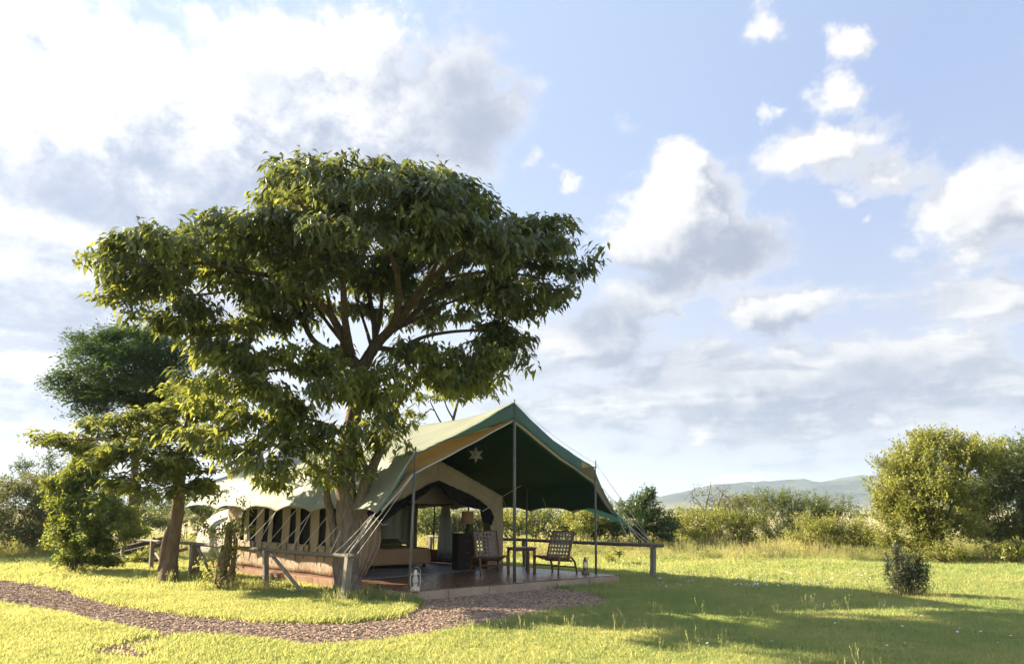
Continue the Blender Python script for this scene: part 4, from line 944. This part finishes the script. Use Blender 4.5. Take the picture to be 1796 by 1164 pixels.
def pbush(name, label, bpx, L, nl, m, seed, Y=None, **kw):
    b = np.array(gr(*bpx)) if Y is None else np.array([at(bpx[0], 900, Y)[0], Y, 0.]); b[2] = 0
    return bush(name, label, b, px_lobes(b, b[1], L), nl, m, seed, **kw)

pbush('round_bush', 'dense clipped round bush with sunlit left edge by the path', (128, 1004),
    [(165, 905, 55, 36, -.2, .8), (125, 930, 34, 34, -.1, .7), (190, 930, 48, 36, -.3, .9), (150, 960, 50, 26, -.3, .8), (125, 880, 36, 24, .1, .6), (110, 855, 30, 16, .2, .5), (150, 845, 44, 24, .3, .6), (155, 815, 30, 26, .4, .5), (120, 985, 22, 14, 0, .35), (180, 985, 36, 10, 0, .4)], 42000, 'leaf_hedge', 41, L0=.06, L1=.11, asp=.5, tw=.22, upright=.3, stemr=.05)
# vine-covered stump between the leaning tree and the fence
def vine_stump():
    base = gr(388, 1034); rng = np.random.default_rng(44)
    t = empty('vine_stump', tuple(base)); tag(t, 'twisted vine covered stump with a few yellow leaves beside the fence', 'tree')
    T = Tree(); a = lambda x, y, d=0.: np.array(at(x, y, base[1] + d)) - base
    T.limb([np.array([0, 0, -.1]), a(386, 1010), a(394, 980), a(400, 950), a(404, 915)], .16, .06, 6)
    for k in range(9):
        ph = rng.uniform(0, 6.28); P = []
        for i in range(7):
            u = i / 6; r = lerp(.22, .10, u) ; P.append(np.array([r * math.cos(ph + u * 3.5) + .13 * u, r * math.sin(ph + u * 3.5), -.03 + u * rng.uniform(.9, 1.4)]))
        T.limb(P, .03, .012, 4)
    T.grow(np.array([a(*p) for p in [(430, 905, .2), (360, 900, 0), (345, 930, .1), (425, 880, .3), (380, 870, 0), (415, 925, -.2), (352, 985, -.1), (372, 930, -.3), (440, 930, .2), (400, 860, .1)]]), .2, .006)
    T.build_wood(t, 'vine', 'vine', 9, .3)
    n = 900; u = rng.random(n) ** .8; ph = rng.uniform(0, 6.28, n); P = np.stack([(.3 - .12 * u) * np.cos(ph) + .1 * u - .06, (.3 - .12 * u) * np.sin(ph), u * 1.35 + .02], 1) + rng.normal(0, .07, (n, 3)); P[:, 2] = np.abs(P[:, 2])
    top = T.A[T.n_limb:]; k = rng.integers(0, len(top), 700); P = np.concatenate([P, top[k] + rng.normal(0, .06, (700, 3))])
    n = len(P); L = rng.uniform(.05, .1, n); leaf_mesh('foliage', P, unit(rng.normal(0, 1, (n, 3)) + [0, 0, -.2]), unit(rng.normal(0, .6, (n, 3)) + [0, 0, 1.]), L, L * .5, 'leaf_yellow', t)
vine_stump()

# bushes at the far left
pbush('thicket_bush', 'olive scrub bush at the lawn edge left of the round bush', (60, 975), [(35, 890, 60, 44, 0, 1.4), (85, 905, 30, 40, .3, 1.), (15, 930, 50, 40, 0, 1.2), (70, 945, 44, 26, 0, 1.1), (50, 860, 36, 22, .5, 1.)], 15000, 'leaf_olive', 51, L0=.08, L1=.14, tw=.5)
pbush('thicket_bush', 'broad olive scrub bush at the far left edge of the lawn', (-70, 980), [(-70, 900, 90, 60, 0, 1.8), (-140, 920, 70, 60, 0, 1.6), (-20, 945, 50, 30, 0, 1.2)], 12000, 'leaf_olive', 52, L0=.08, L1=.14, tw=.5)
pbush('scrub_tree', 'thin greyish scrub tree rising above the left thicket', (85, 950), [(75, 812, 40, 18, 0, 1.), (50, 835, 24, 14, 0, .8), (110, 830, 40, 20, 0, 1.), (90, 850, 34, 20, 0, 1.)], 2600, 'leaf_grey', 53, L0=.1, L1=.18, tw=.6, cat='tree', Y=34., stems=8, stemr=.06)
pbush('thicket_bush', 'shaded green bush behind the fence and the round bush', (215, 968), [(215, 905, 50, 40, 0, 1.2), (165, 930, 40, 30, 0, 1.), (265, 925, 40, 30, .5, 1.)], 9000, 'leaf_mid', 54, L0=.08, L1=.14, tw=.4, Y=29.)
pbush('thicket_bush', 'shaded green bush just beyond the canvas bathroom annex', (330, 960), [(330, 905, 60, 30, 0, 1.5), (400, 900, 60, 30, .5, 1.5), (270, 890, 40, 30, .5, 1.2)], 7000, 'leaf_mid', 55, L0=.1, L1=.16, tw=.4, Y=33.)
# bushes seen under the canopy and beyond the right rail
row = [(760, 30., [(755, 925, 40, 28, 0, 1.4)], 'leaf_mid', 'green bush seen through the tent side window'), (820, 31., [(815, 925, 40, 26, 0, 1.4)], 'leaf_olive', 'olive bush beyond the tent behind the lamp'), (905, 31., [(900, 925, 50, 26, 0, 1.4), (870, 915, 40, 22, .5, 1.2)], 'leaf_yellow', 'yellow green bush seen under the canopy beside the front wall'),
       (960, 32., [(955, 922, 46, 26, 0, 1.4), (985, 930, 34, 22, 0, 1.2)], 'leaf_mid', 'green bush seen between the table and the second chair back'),
       (1010, 30.5, [(1010, 925, 36, 26, 0, 1.2), (1035, 918, 30, 24, .3, 1.)], 'leaf_yellow', 'yellow green bush seen under the canopy above the second chair'),
       (1065, 31.5, [(1062, 922, 34, 32, 0, 1.2), (1045, 935, 26, 22, 0, 1.)], 'leaf_olive', 'olive bush standing beyond the tent corner guy ropes')]
for i, (x, Y, L, m, lab) in enumerate(row): pbush('thicket_bush', lab, (x, 960), L, 6500, m, 60 + i, L0=.08, L1=.15, tw=.45, Y=Y)
pbush('thicket_bush', 'dark green bush with tall upright tip right of the canopy', (1125, 965), [(1110, 905, 30, 26, 0, 1.), (1132, 895, 20, 30, 0, .8), (1145, 875, 9, 16, 0, .4), (1150, 925, 32, 30, 0, 1.1), (1105, 935, 30, 22, 0, 1.), (1165, 940, 20, 18, 0, .7)], 12000, 'leaf_dark', 65, L0=.08, L1=.15, tw=.4, Y=30.)
pbush('thicket_bush', 'yellow green thorny bush below the bare twiggy tree', (1235, 970), [(1235, 915, 44, 22, 0, 1.3), (1210, 935, 36, 22, 0, 1.1), (1265, 925, 36, 26, 0, 1.1), (1240, 945, 50, 14, 0, 1.1)], 9500, 'leaf_yellow', 66, L0=.07, L1=.13, tw=.5, Y=31.)
pbush('thicket_bush', 'small dark bush between the upright bush and the yellow thorny bush', (1185, 965), [(1185, 925, 24, 22, 0, 1.), (1170, 935, 20, 18, 0, .8)], 4000, 'leaf_mid', 67, L0=.08, L1=.14, tw=.4, Y=34.)
pbush('thicket_bush', 'rounded olive bush far behind the yellow thorny bush', (1290, 950), [(1285, 895, 34, 18, 0, 1.6), (1310, 885, 26, 14, 1., 1.4), (1275, 910, 44, 16, 0, 1.5)], 6000, 'leaf_olive', 68, L0=.12, L1=.2, tw=.6, Y=44.)
pbush('thicket_bush', 'small bright yellow bush in front of the dark thornbush', (1305, 965), [(1300, 925, 28, 20, 0, .9), (1318, 918, 22, 12, 0, .8), (1300, 945, 26, 14, 0, .8)], 4500, 'leaf_yellow', 69, L0=.07, L1=.12, tw=.4, Y=30.5)
pbush('thornbush', 'wide dark green thornbush with spiky top in the middle of the meadow', (1375, 970), [(1370, 885, 50, 20, 0, 1.4), (1345, 910, 44, 30, 0, 1.3), (1410, 900, 56, 26, 0, 1.4), (1450, 895, 36, 18, .3, 1.1), (1370, 940, 50, 24, 0, 1.3), (1440, 925, 44, 30, 0, 1.2)], 16000, 'leaf_mid', 70, L0=.06, L1=.12, tw=.6, Y=30., upright=.8)
pbush('thicket_bush', 'yellow green bush leaning on the right side of the thornbush', (1425, 985), [(1420, 935, 28, 26, 0, .9), (1450, 930, 30, 24, 0, .9), (1405, 955, 24, 18, -.3, .7), (1480, 950, 24, 26, 0, .8), (1455, 965, 40, 14, -.3, .8)], 9000, 'leaf_yellow', 71, L0=.06, L1=.11, tw=.4, Y=27.5)
pbush('thicket_bush', 'low pale bush between the thornbush and the large right bush', (1515, 985), [(1510, 940, 24, 26, 0, .8), (1530, 955, 26, 20, 0, .8), (1495, 965, 22, 14, 0, .6)], 5000, 'leaf_yellow', 72, L0=.06, L1=.11, tw=.4, Y=27.)
# the large bush on the right
pbush('large_bush', 'large sunlit yellow green bush at the right of the lawn', (1630, 985),
    [(1600, 830, 56, 40, 0, 1.3), (1650, 795, 56, 34, 0, 1.3), (1580, 870, 48, 40, 0, 1.2), (1640, 870, 60, 44, -.4, 1.3), (1700, 820, 50, 40, .3, 1.3), (1590, 920, 52, 36, 0, 1.2), (1650, 925, 56, 34, -.3, 1.2), (1570, 895, 36, 30, 0, .9), (1690, 880, 40, 40, .3, 1.), (1625, 770, 24, 14, 0, .6), (1740, 800, 34, 28, .5, 1.), (1560, 955, 28, 18, 0, .6), (1620, 960, 40, 16, -.2, .8)],
    62000, 'leaf_yellow', 80, L0=.07, L1=.13, asp=.42, tw=.5, stems=13, stemr=.06, upright=.55, Y=24.5)
pbush('large_bush', 'large shaded green bush with reddish twigs at the right edge', (1790, 985),
    [(1790, 840, 60, 40, 0, 1.4), (1770, 890, 50, 44, -.2, 1.2), (1830, 880, 60, 60, 0, 1.4), (1770, 935, 60, 26, -.2, 1.2), (1730, 940, 40, 24, 0, .9), (1820, 800, 50, 34, .2, 1.2), (1850, 930, 60, 40, 0, 1.2), (1725, 905, 24, 20, .5, .8)],
    36000, 'leaf_mid', 81, L0=.07, L1=.13, asp=.4, tw=.5, stems=12, stemr=.06, upright=.5, Y=25.)
pbush('low_shrub', 'low yellow shrub at the foot of the shaded right bush', (1770, 985), [(1765, 970, 30, 13, 0, .6), (1790, 965, 22, 13, 0, .5)], 2600, 'leaf_yellow', 82, L0=.06, L1=.1, tw=.3, Y=22.5)
pbush('low_shrub', 'low yellow shrub at the foot of the large sunlit bush', (1655, 985), [(1650, 972, 26, 12, 0, .5), (1690, 975, 24, 9, 0, .5), (1610, 975, 24, 11, 0, .5)], 2600, 'leaf_yellow', 83, L0=.06, L1=.1, tw=.3, Y=23.)
pbush('dark_shrub', 'dark upright shrub standing alone on the shaded lawn', (1590, 1050), [(1582, 1008, 20, 24, 0, .25), (1606, 1016, 17, 24, 0, .22), (1572, 982, 8, 18, 0, .1), (1590, 1036, 30, 11, 0, .32), (1608, 990, 6, 15, 0, .08), (1556, 1002, 6, 16, 0, .08), (1590, 990, 6, 16, 0, .08), (1622, 1012, 6, 14, 0, .08)], 5000, 'leaf_shrub', 84, L0=.035, L1=.065, asp=.35, tw=.32, stems=12, stemr=.012, upright=1.2, nspray=12)
pbush('small_shrub', 'small yellow leafed shrub on the lawn behind the right fence post', (1078, 992), [(1078, 972, 14, 8, 0, .25), (1070, 982, 9, 7, 0, .18)], 420, 'leaf_yellow', 85, L0=.06, L1=.1, asp=.45, tw=.15, stems=4, stemr=.008, nspray=8, cat='shrub')
pbush('small_shrub', 'small leafy shrub beneath the left rail fence by the trestle', (262, 990), [(258, 975, 16, 10, 0, .3), (240, 982, 14, 8, 0, .25)], 700, 'leaf_yellow', 86, L0=.06, L1=.1, asp=.45, tw=.15, stems=4, stemr=.008, nspray=8, cat='shrub')
# bare twiggy tree beyond the thorny bush
def bare_tree():
    Y = 38.; base = np.array([at(1240, 900, Y)[0], Y, 0.]); rng = np.random.default_rng(90)
    t = empty('bare_tree', tuple(base)); tag(t, 'bare twiggy tree against the hill', 'tree'); T = Tree(); a = lambda x, y, d=0.: np.array(at(x, y, Y + d)) - base
    T.limb([np.array([0, 0, -.1]), a(1240, 915), a(1238, 890), a(1244, 865), a(1247, 843)], .06, .008, 6)
    T.limb([a(1240, 912), a(1258, 890), a(1268, 865), a(1276, 855)], .04, .008, 5, 1); T.limb([a(1239, 900), a(1225, 880), a(1216, 870)], .035, .008, 5, 1)
    tips = np.array([a(x + rng.normal(0, 4), y + rng.normal(0, 3), rng.normal(0, .5)) for x in range(1212, 1284, 5) for y in (858, 868, 878, 888)]); T.grow(tips, .25, .008, .5)
    T.build_wood(t, 'bark_dark', 'bark_dark')
    n = 500; k = rng.integers(0, len(tips), n); L = rng.uniform(.08, .14, n); leaf_mesh('foliage', tips[k] + rng.normal(0, .18, (n, 3)), unit(rng.normal(0, 1, (n, 3))), unit(rng.normal(0, .5, (n, 3)) + [0, 0, 1.]), L, L * .4, 'leaf_olive', t)
bare_tree()
# distant lone trees on the plain
for i, (x, Y, h) in enumerate(((1500, 420., 4.2), (1130, 500., 5.), (1540, 300., 3.4))):
    X = at(x, 900, Y)[0]; bush('plains_tree', ['tiny lone tree on the pale plain below the hill', 'tiny far tree on the plain behind the guy ropes', 'tiny low tree on the plain beside the large bush'][i], (X, Y, 0), [(0, 0, h * .7, h * .6, h * .6, h * .25), (h * .3, 0, h * .6, h * .4, h * .4, h * .2)], 900, 'leaf_mid', 100 + i, L0=.35, L1=.6, tw=.9, cat='tree', stems=3, stemr=.12)
# far scrub on the plain: too far to tell one bush from the next
def far_scrub():
    rng = np.random.default_rng(120); n = 900; Y = rng.uniform(60, 1300, n) ; X = rng.uniform(-.9, .95, n) * Y; keep = ~((X > .0 * Y) & (Y < 140) & (X < .6 * Y)); X, Y = X[keep], Y[keep]
    P = []; 
    for x, y in zip(X, Y):
        k = 26; s = rng.uniform(.7, 1.7) * (1 + y / 900); d = unit(rng.normal(0, 1, (k, 3))); d[:, 2] = np.abs(d[:, 2]); P.append(np.array([x, y, 0]) + d * s * np.array([1.3, 1.3, .9]) * rng.uniform(.5, 1, (k, 1)))
    P = np.concatenate(P); m = len(P); L = rng.uniform(.6, 1.1, m) * (1 + P[:, 1] / 900)
    o = leaf_mesh('far_scrub', P, unit(rng.normal(0, 1, (m, 3))), unit(rng.normal(0, .6, (m, 3)) + [0, 0, 1.]), L, L * .7, 'leaf_olive', None); tag(o, 'distant olive scrub dotted over the pale plain', 'scrub', kind='stuff')
far_scrub()

# ------------------------------------------------------------------ grass, mulch chips, petals (one object each, instanced on points)
def blades(n, rad, h0, h1, w, bend, rng, seed_head=0.):
    V, Fc = [], []
    for _ in range(n):
        r = rad * math.sqrt(rng.random()); t = rng.uniform(0, 6.283); x, y = r * math.cos(t), r * math.sin(t); h = rng.uniform(h0, h1); f = rng.uniform(0, 6.283); ph = rng.uniform(0, 6.283); b = bend * rng.uniform(.3, 1.)
        dx, dy = math.cos(f) * w / 2, math.sin(f) * w / 2; bx, by = math.cos(ph) * b * h, math.sin(ph) * b * h; i = len(V)
        V += [(x - dx, y - dy, 0), (x + dx, y + dy, 0), (x + dx * .8 + bx * .35, y + dy * .8 + by * .35, h * .55), (x - dx * .8 + bx * .35, y - dy * .8 + by * .35, h * .55), (x + bx, y + by, h * (1 - .25 * b))]
        Fc += [(i, i + 1, i + 2, i + 3), (i + 3, i + 2, i + 4)]
        if seed_head and rng.random() < seed_head:
            for k in range(5):
                u = .74 + .07 * k; j = len(V); cx, cy, cz = x + bx * u, y + by * u, h * u; q = rng.uniform(0, 6.28); l = w * 3.2
                V += [(cx, cy, cz), (cx + math.cos(q) * l * .6, cy + math.sin(q) * l * .6, cz + l * .6), (cx + math.cos(q) * l * .3, cy + math.sin(q) * l * .3, cz + l * 2.)]; Fc += [(j, j + 1, j + 2)]
    return V, Fc
def scatter(name, label, cat, protos, P, S, RZ, TX, IDX):
    me = bpy.data.meshes.new(name); me.from_pydata([tuple(p) for p in P], [], []); o = bpy.data.objects.new(name, me); col.objects.link(o); tag(o, label, cat, kind='stuff')
    for nm, dat in (('sc', S), ('rz', RZ), ('tx', TX)):
        a = me.attributes.new(nm, 'FLOAT', 'POINT'); a.data.foreach_set('value', np.asarray(dat, np.float32))
    a = me.attributes.new('idx', 'INT', 'POINT'); a.data.foreach_set('value', np.asarray(IDX, np.int32))
    ng = bpy.data.node_groups.new(name + '_scatter', 'GeometryNodeTree'); ng.interface.new_socket('Geometry', in_out='INPUT', socket_type='NodeSocketGeometry'); ng.interface.new_socket('Geometry', in_out='OUTPUT', socket_type='NodeSocketGeometry')
    N = ng.nodes; Lk = ng.links.new; gi = N.new('NodeGroupInput'); go = N.new('NodeGroupOutput'); ip = N.new('GeometryNodeInstanceOnPoints'); Lk(gi.outputs[0], ip.inputs['Points'])
    jn = N.new('GeometryNodeJoinGeometry')
    for pr in reversed(protos):
        oi = N.new('GeometryNodeObjectInfo'); oi.inputs['Object'].default_value = pr; oi.inputs['As Instance'].default_value = True; Lk(oi.outputs['Geometry'], jn.inputs[0])
    Lk(jn.outputs[0], ip.inputs['Instance']); ip.inputs['Pick Instance'].default_value = True
    def at_(nm, ty='FLOAT'):
        nd = N.new('GeometryNodeInputNamedAttribute'); nd.data_type = ty; nd.inputs[0].default_value = nm; return nd.outputs[0]
    cb = N.new('ShaderNodeCombineXYZ'); Lk(at_('tx'), cb.inputs[0]); Lk(at_('rz'), cb.inputs[2]); er = N.new('FunctionNodeEulerToRotation'); Lk(cb.outputs[0], er.inputs[0]); Lk(er.outputs[0], ip.inputs['Rotation'])
    sv = N.new('ShaderNodeCombineXYZ'); s_ = at_('sc'); [Lk(s_, sv.inputs[k]) for k in range(3)]; Lk(sv.outputs[0], ip.inputs['Scale']); Lk(at_('idx', 'INT'), ip.inputs['Instance Index'])
    Lk(ip.outputs[0], go.inputs[0]); md = o.modifiers.new('scatter', 'NODES'); md.node_group = ng
    return o
def proto(name, V, Fc, m):
    me = bpy.data.meshes.new(name); me.from_pydata(V, [], Fc); me.update(); me.materials.append(MATS[m]); return bpy.data.objects.new(name, me)
pr_rng = np.random.default_rng(200)
lawn_p = [proto('lawn_tuft', *blades(22, .10, .035, .085, .011, .75, pr_rng), 'lawn_blade') for _ in range(5)]
tall_p = [proto('tall_tuft', *blades(14, .12, .30, .62, .012, .45, pr_rng, .35), 'tall_blade') for _ in range(4)] + [proto('dry_tuft', *blades(9, .10, .34, .70, .009, .4, pr_rng, .8), 'dry_blade') for _ in range(3)]
tall_p += [proto('seed_stalk', *blades(3, .03, .3, .65, .008, .4, pr_rng, .9), 'tall_blade') for _ in range(2)]
slab_w = np.array([W(x * 1.01, y)[:2] for x, y in [(-2.82, -.17), (2.72, -.70), (2.80, 2.5), (2.6, 9.6), (-2.6, 9.6), (-2.6, 2.2), (-2.8, 1.2)]])
def field(n, y0, y1, rng, margin=3.):
    Y = np.sqrt(rng.uniform(y0 ** 2, y1 ** 2, n)); X = rng.uniform(-1, 1, n) * (.72 * Y + margin); return np.stack([X, Y], 1)
def smooth_noise(P, sc, sd):
    x, y = P[:, 0] * sc + sd, P[:, 1] * sc - sd; return (np.sin(x * 1.3 + np.sin(y * 1.7)) + np.sin(y * 1.1 + 1.3 * np.sin(x * .9 + 2)) + .6 * np.sin(x * 2.9 - y * 2.3)) / 2.6
def grass():
    r = np.random.default_rng(210)
    P = field(150000, 5.0, 15, r); P2 = field(70000, 15, 34, r); P = np.concatenate([P, P2])
    edge = P + r.normal(0, .05, P.shape)
    keep = ~inside(edge, path_poly) & ~inside(P, slab_w); keep &= ~(inside(edge + np.array([0, .06]), bare_excl) & (r.random(len(P)) < .97))
    P = P[keep]; n = len(P); k = smooth_noise(P, .8, 3.); far = np.clip((P[:, 1] - 13) / 14, 0, 1)
    S = r.uniform(.7, 1.35, n) * (1 + .25 * k) * (1 + .9 * far)
    scatter('lawn_grass', 'short sunlit green lawn grass around the tent and path', 'grass', lawn_p, np.column_stack([P, np.zeros(n)]), S, r.uniform(0, 6.28, n), r.normal(0, .1, n), r.integers(0, 5, n))
    # tall meadow grass beyond the lawn
    Q = field(30000, 21.5, 40, r, 6.); lim = 24.5 - .07 * Q[:, 0] + .8 * smooth_noise(Q, .4, 1.); Q = Q[(Q[:, 1] > lim + r.normal(0, .6, len(Q))) & ~inside(Q, np.array([W(s, a)[:2] for s, a in ((-4.2, -1), (4.2, -1), (4.4, 12), (-4.4, 12))]))]
    s1 = r.uniform(.45, 1.05, len(Q)) * (.75 + .35 * smooth_noise(Q, .5, 7.)); i1 = np.where(r.random(len(Q)) < .3, r.integers(4, 7, len(Q)), r.integers(0, 4, len(Q)))
    # rough seeding grass in the foreground and loose stalks over the lawn
    G = field(9000, 5.6, 8.0, r, 1.); u = G[:, 0] / G[:, 1]; lim = 7.0 + .35 * smooth_noise(G, 1.7, 2.) - .25 * np.abs(u - .05) * 4
    G = G[(G[:, 1] < lim) & (u > -.33) & (u < .34) & (r.random(len(G)) < .6)]; s2 = r.uniform(.14, .36, len(G)); i2 = np.where(r.random(len(G)) < .6, r.integers(4, 7, len(G)), r.integers(0, 4, len(G)))
    Hh = field(2600, 6.0, 17, r); Hh = Hh[(Hh[:, 0] > -1) & ~inside(Hh, path_poly) & ~inside(Hh, slab_w)]; s3 = r.uniform(.25, .7, len(Hh)); i3 = r.integers(7, 9, len(Hh))
    # longer tufts round posts, stump and tree feet
    K = []
    for bx, by in [(gr(603, 1058)), (gr(388, 1034)), (gr(612, 1049)), (gr(295, 1022)), (gr(445, 1035)), (gr(700, 1062)), (gr(660, 1045)), (gr(1590, 1050)), (gr(420, 1030))][0:0] or [tuple(gr(*p)[:2]) for p in ((603, 1058), (388, 1034), (612, 1049), (295, 1022), (445, 1035), (700, 1058), (660, 1045), (1590, 1050), (128, 1006))]:
        K.append(np.array([bx, by]) + r.normal(0, .28, (42, 2)))
    K = np.concatenate(K); K = K[~inside(K, slab_w) & ~inside(K, path_poly)]; s4 = r.uniform(.25, .5, len(K)); i4 = r.integers(0, 4, len(K))
    A_ = np.concatenate([Q, G, Hh, K]); n = len(A_)
    scatter('tall_grass', 'tall seeding meadow grass beyond the lawn and in loose tufts', 'grass', tall_p, np.column_stack([A_, np.zeros(n)]), np.concatenate([s1, s2, s3, s4]), r.uniform(0, 6.28, n), r.normal(0, .14, n), np.concatenate([i1, i2, i3, i4]))
    # bark chips on the path
    bx = [(-.02, -.008, 0), (.02, -.009, 0), (.021, .008, 0), (-.019, .009, 0), (-.017, -.006, .008), (.017, -.007, .009), (.018, .006, .007), (-.016, .007, .008)]; bf = [(0, 3, 2, 1), (4, 5, 6, 7), (0, 1, 5, 4), (1, 2, 6, 5), (2, 3, 7, 6), (3, 0, 4, 7)]
    chips = [proto('bark_chip', [(x * a, y * b, z * c) for x, y, z in bx], bf, 'mulch_chip') for a, b, c in ((1, 1, 1), (1.5, .8, .8), (.7, 1.4, 1.3))]
    lo, hi = path_edge.min(0), path_edge.max(0); lo[0] = max(lo[0], -13.); C = r.uniform(lo, hi, (150000, 2)); C = C[inside(C + r.normal(0, .06, C.shape), path_poly) & ~inside(C, slab_w)]; C = C[r.random(len(C)) < .85]
    C2 = r.uniform(bare_poly.min(0), bare_poly.max(0), (700, 2)); C2 = C2[inside(C2, bare_poly)]; C = np.concatenate([C, C2]); n = len(C)
    scatter('bark_mulch', 'brown bark chip mulch covering the curved path', 'mulch', chips, np.column_stack([C, np.full(n, .007)]), r.uniform(.5, 1.5, n), r.uniform(0, 6.28, n), r.normal(0, .35, n), r.integers(0, 3, n))
    # pale petals lying on the lawn
    pet = [proto('petal_head', [(math.cos(k) * .022 * (1 if k % 2 else .6), math.sin(k) * .022 * (1 if k % 2 else .6), .012 + .006 * (k % 2)) for k in range(6)], [(0, 1, 2, 3, 4, 5)], 'petal')]
    pts = [gr(r.uniform(1150, 1530), r.uniform(1006, 1036))[:2] for _ in range(75)] + [gr(r.normal(1310, 12), r.normal(1032, 2))[:2] for _ in range(12)] + [gr(r.normal(1410, 22), r.normal(1032, 3))[:2] for _ in range(22)] + [gr(r.uniform(1180, 1780), r.uniform(1040, 1150))[:2] for _ in range(26)]
    pts = np.array(pts); n = len(pts); scatter('white_petals', 'small white blossoms scattered over the shaded lawn', 'blossoms', pet, np.column_stack([pts, r.uniform(.05, .09, n)]), r.uniform(.6, 1.1, n) * np.clip(pts[:, 1] / 9., .7, 1.9), r.uniform(0, 6.28, n), r.normal(0, .5, n), np.zeros(n, int))
grass()
# ------------------------------------------------------------------ morning haze
def f_haze():
    m = bpy.data.materials.new('haze'); m.use_nodes = True; t = m.node_tree; t.nodes.clear(); q = NT(t)
    v = q.n('ShaderNodeVolumePrincipled'); v.inputs['Color'].default_value = (.62, .79, 1., 1); v.inputs['Density'].default_value = .0002; v.inputs['Anisotropy'].default_value = .1
    o = q.n('ShaderNodeOutputMaterial'); t.links.new(v.outputs[0], o.inputs['Volume']); MATS['haze'] = m
f_haze()
hz = slab('haze', [(-3700, -900), (3700, -900), (3700, 3700), (-3700, 3700)], -6., 125., 'haze', None); tag(hz, 'thin blue morning haze over the plain', 'haze', kind='stuff')
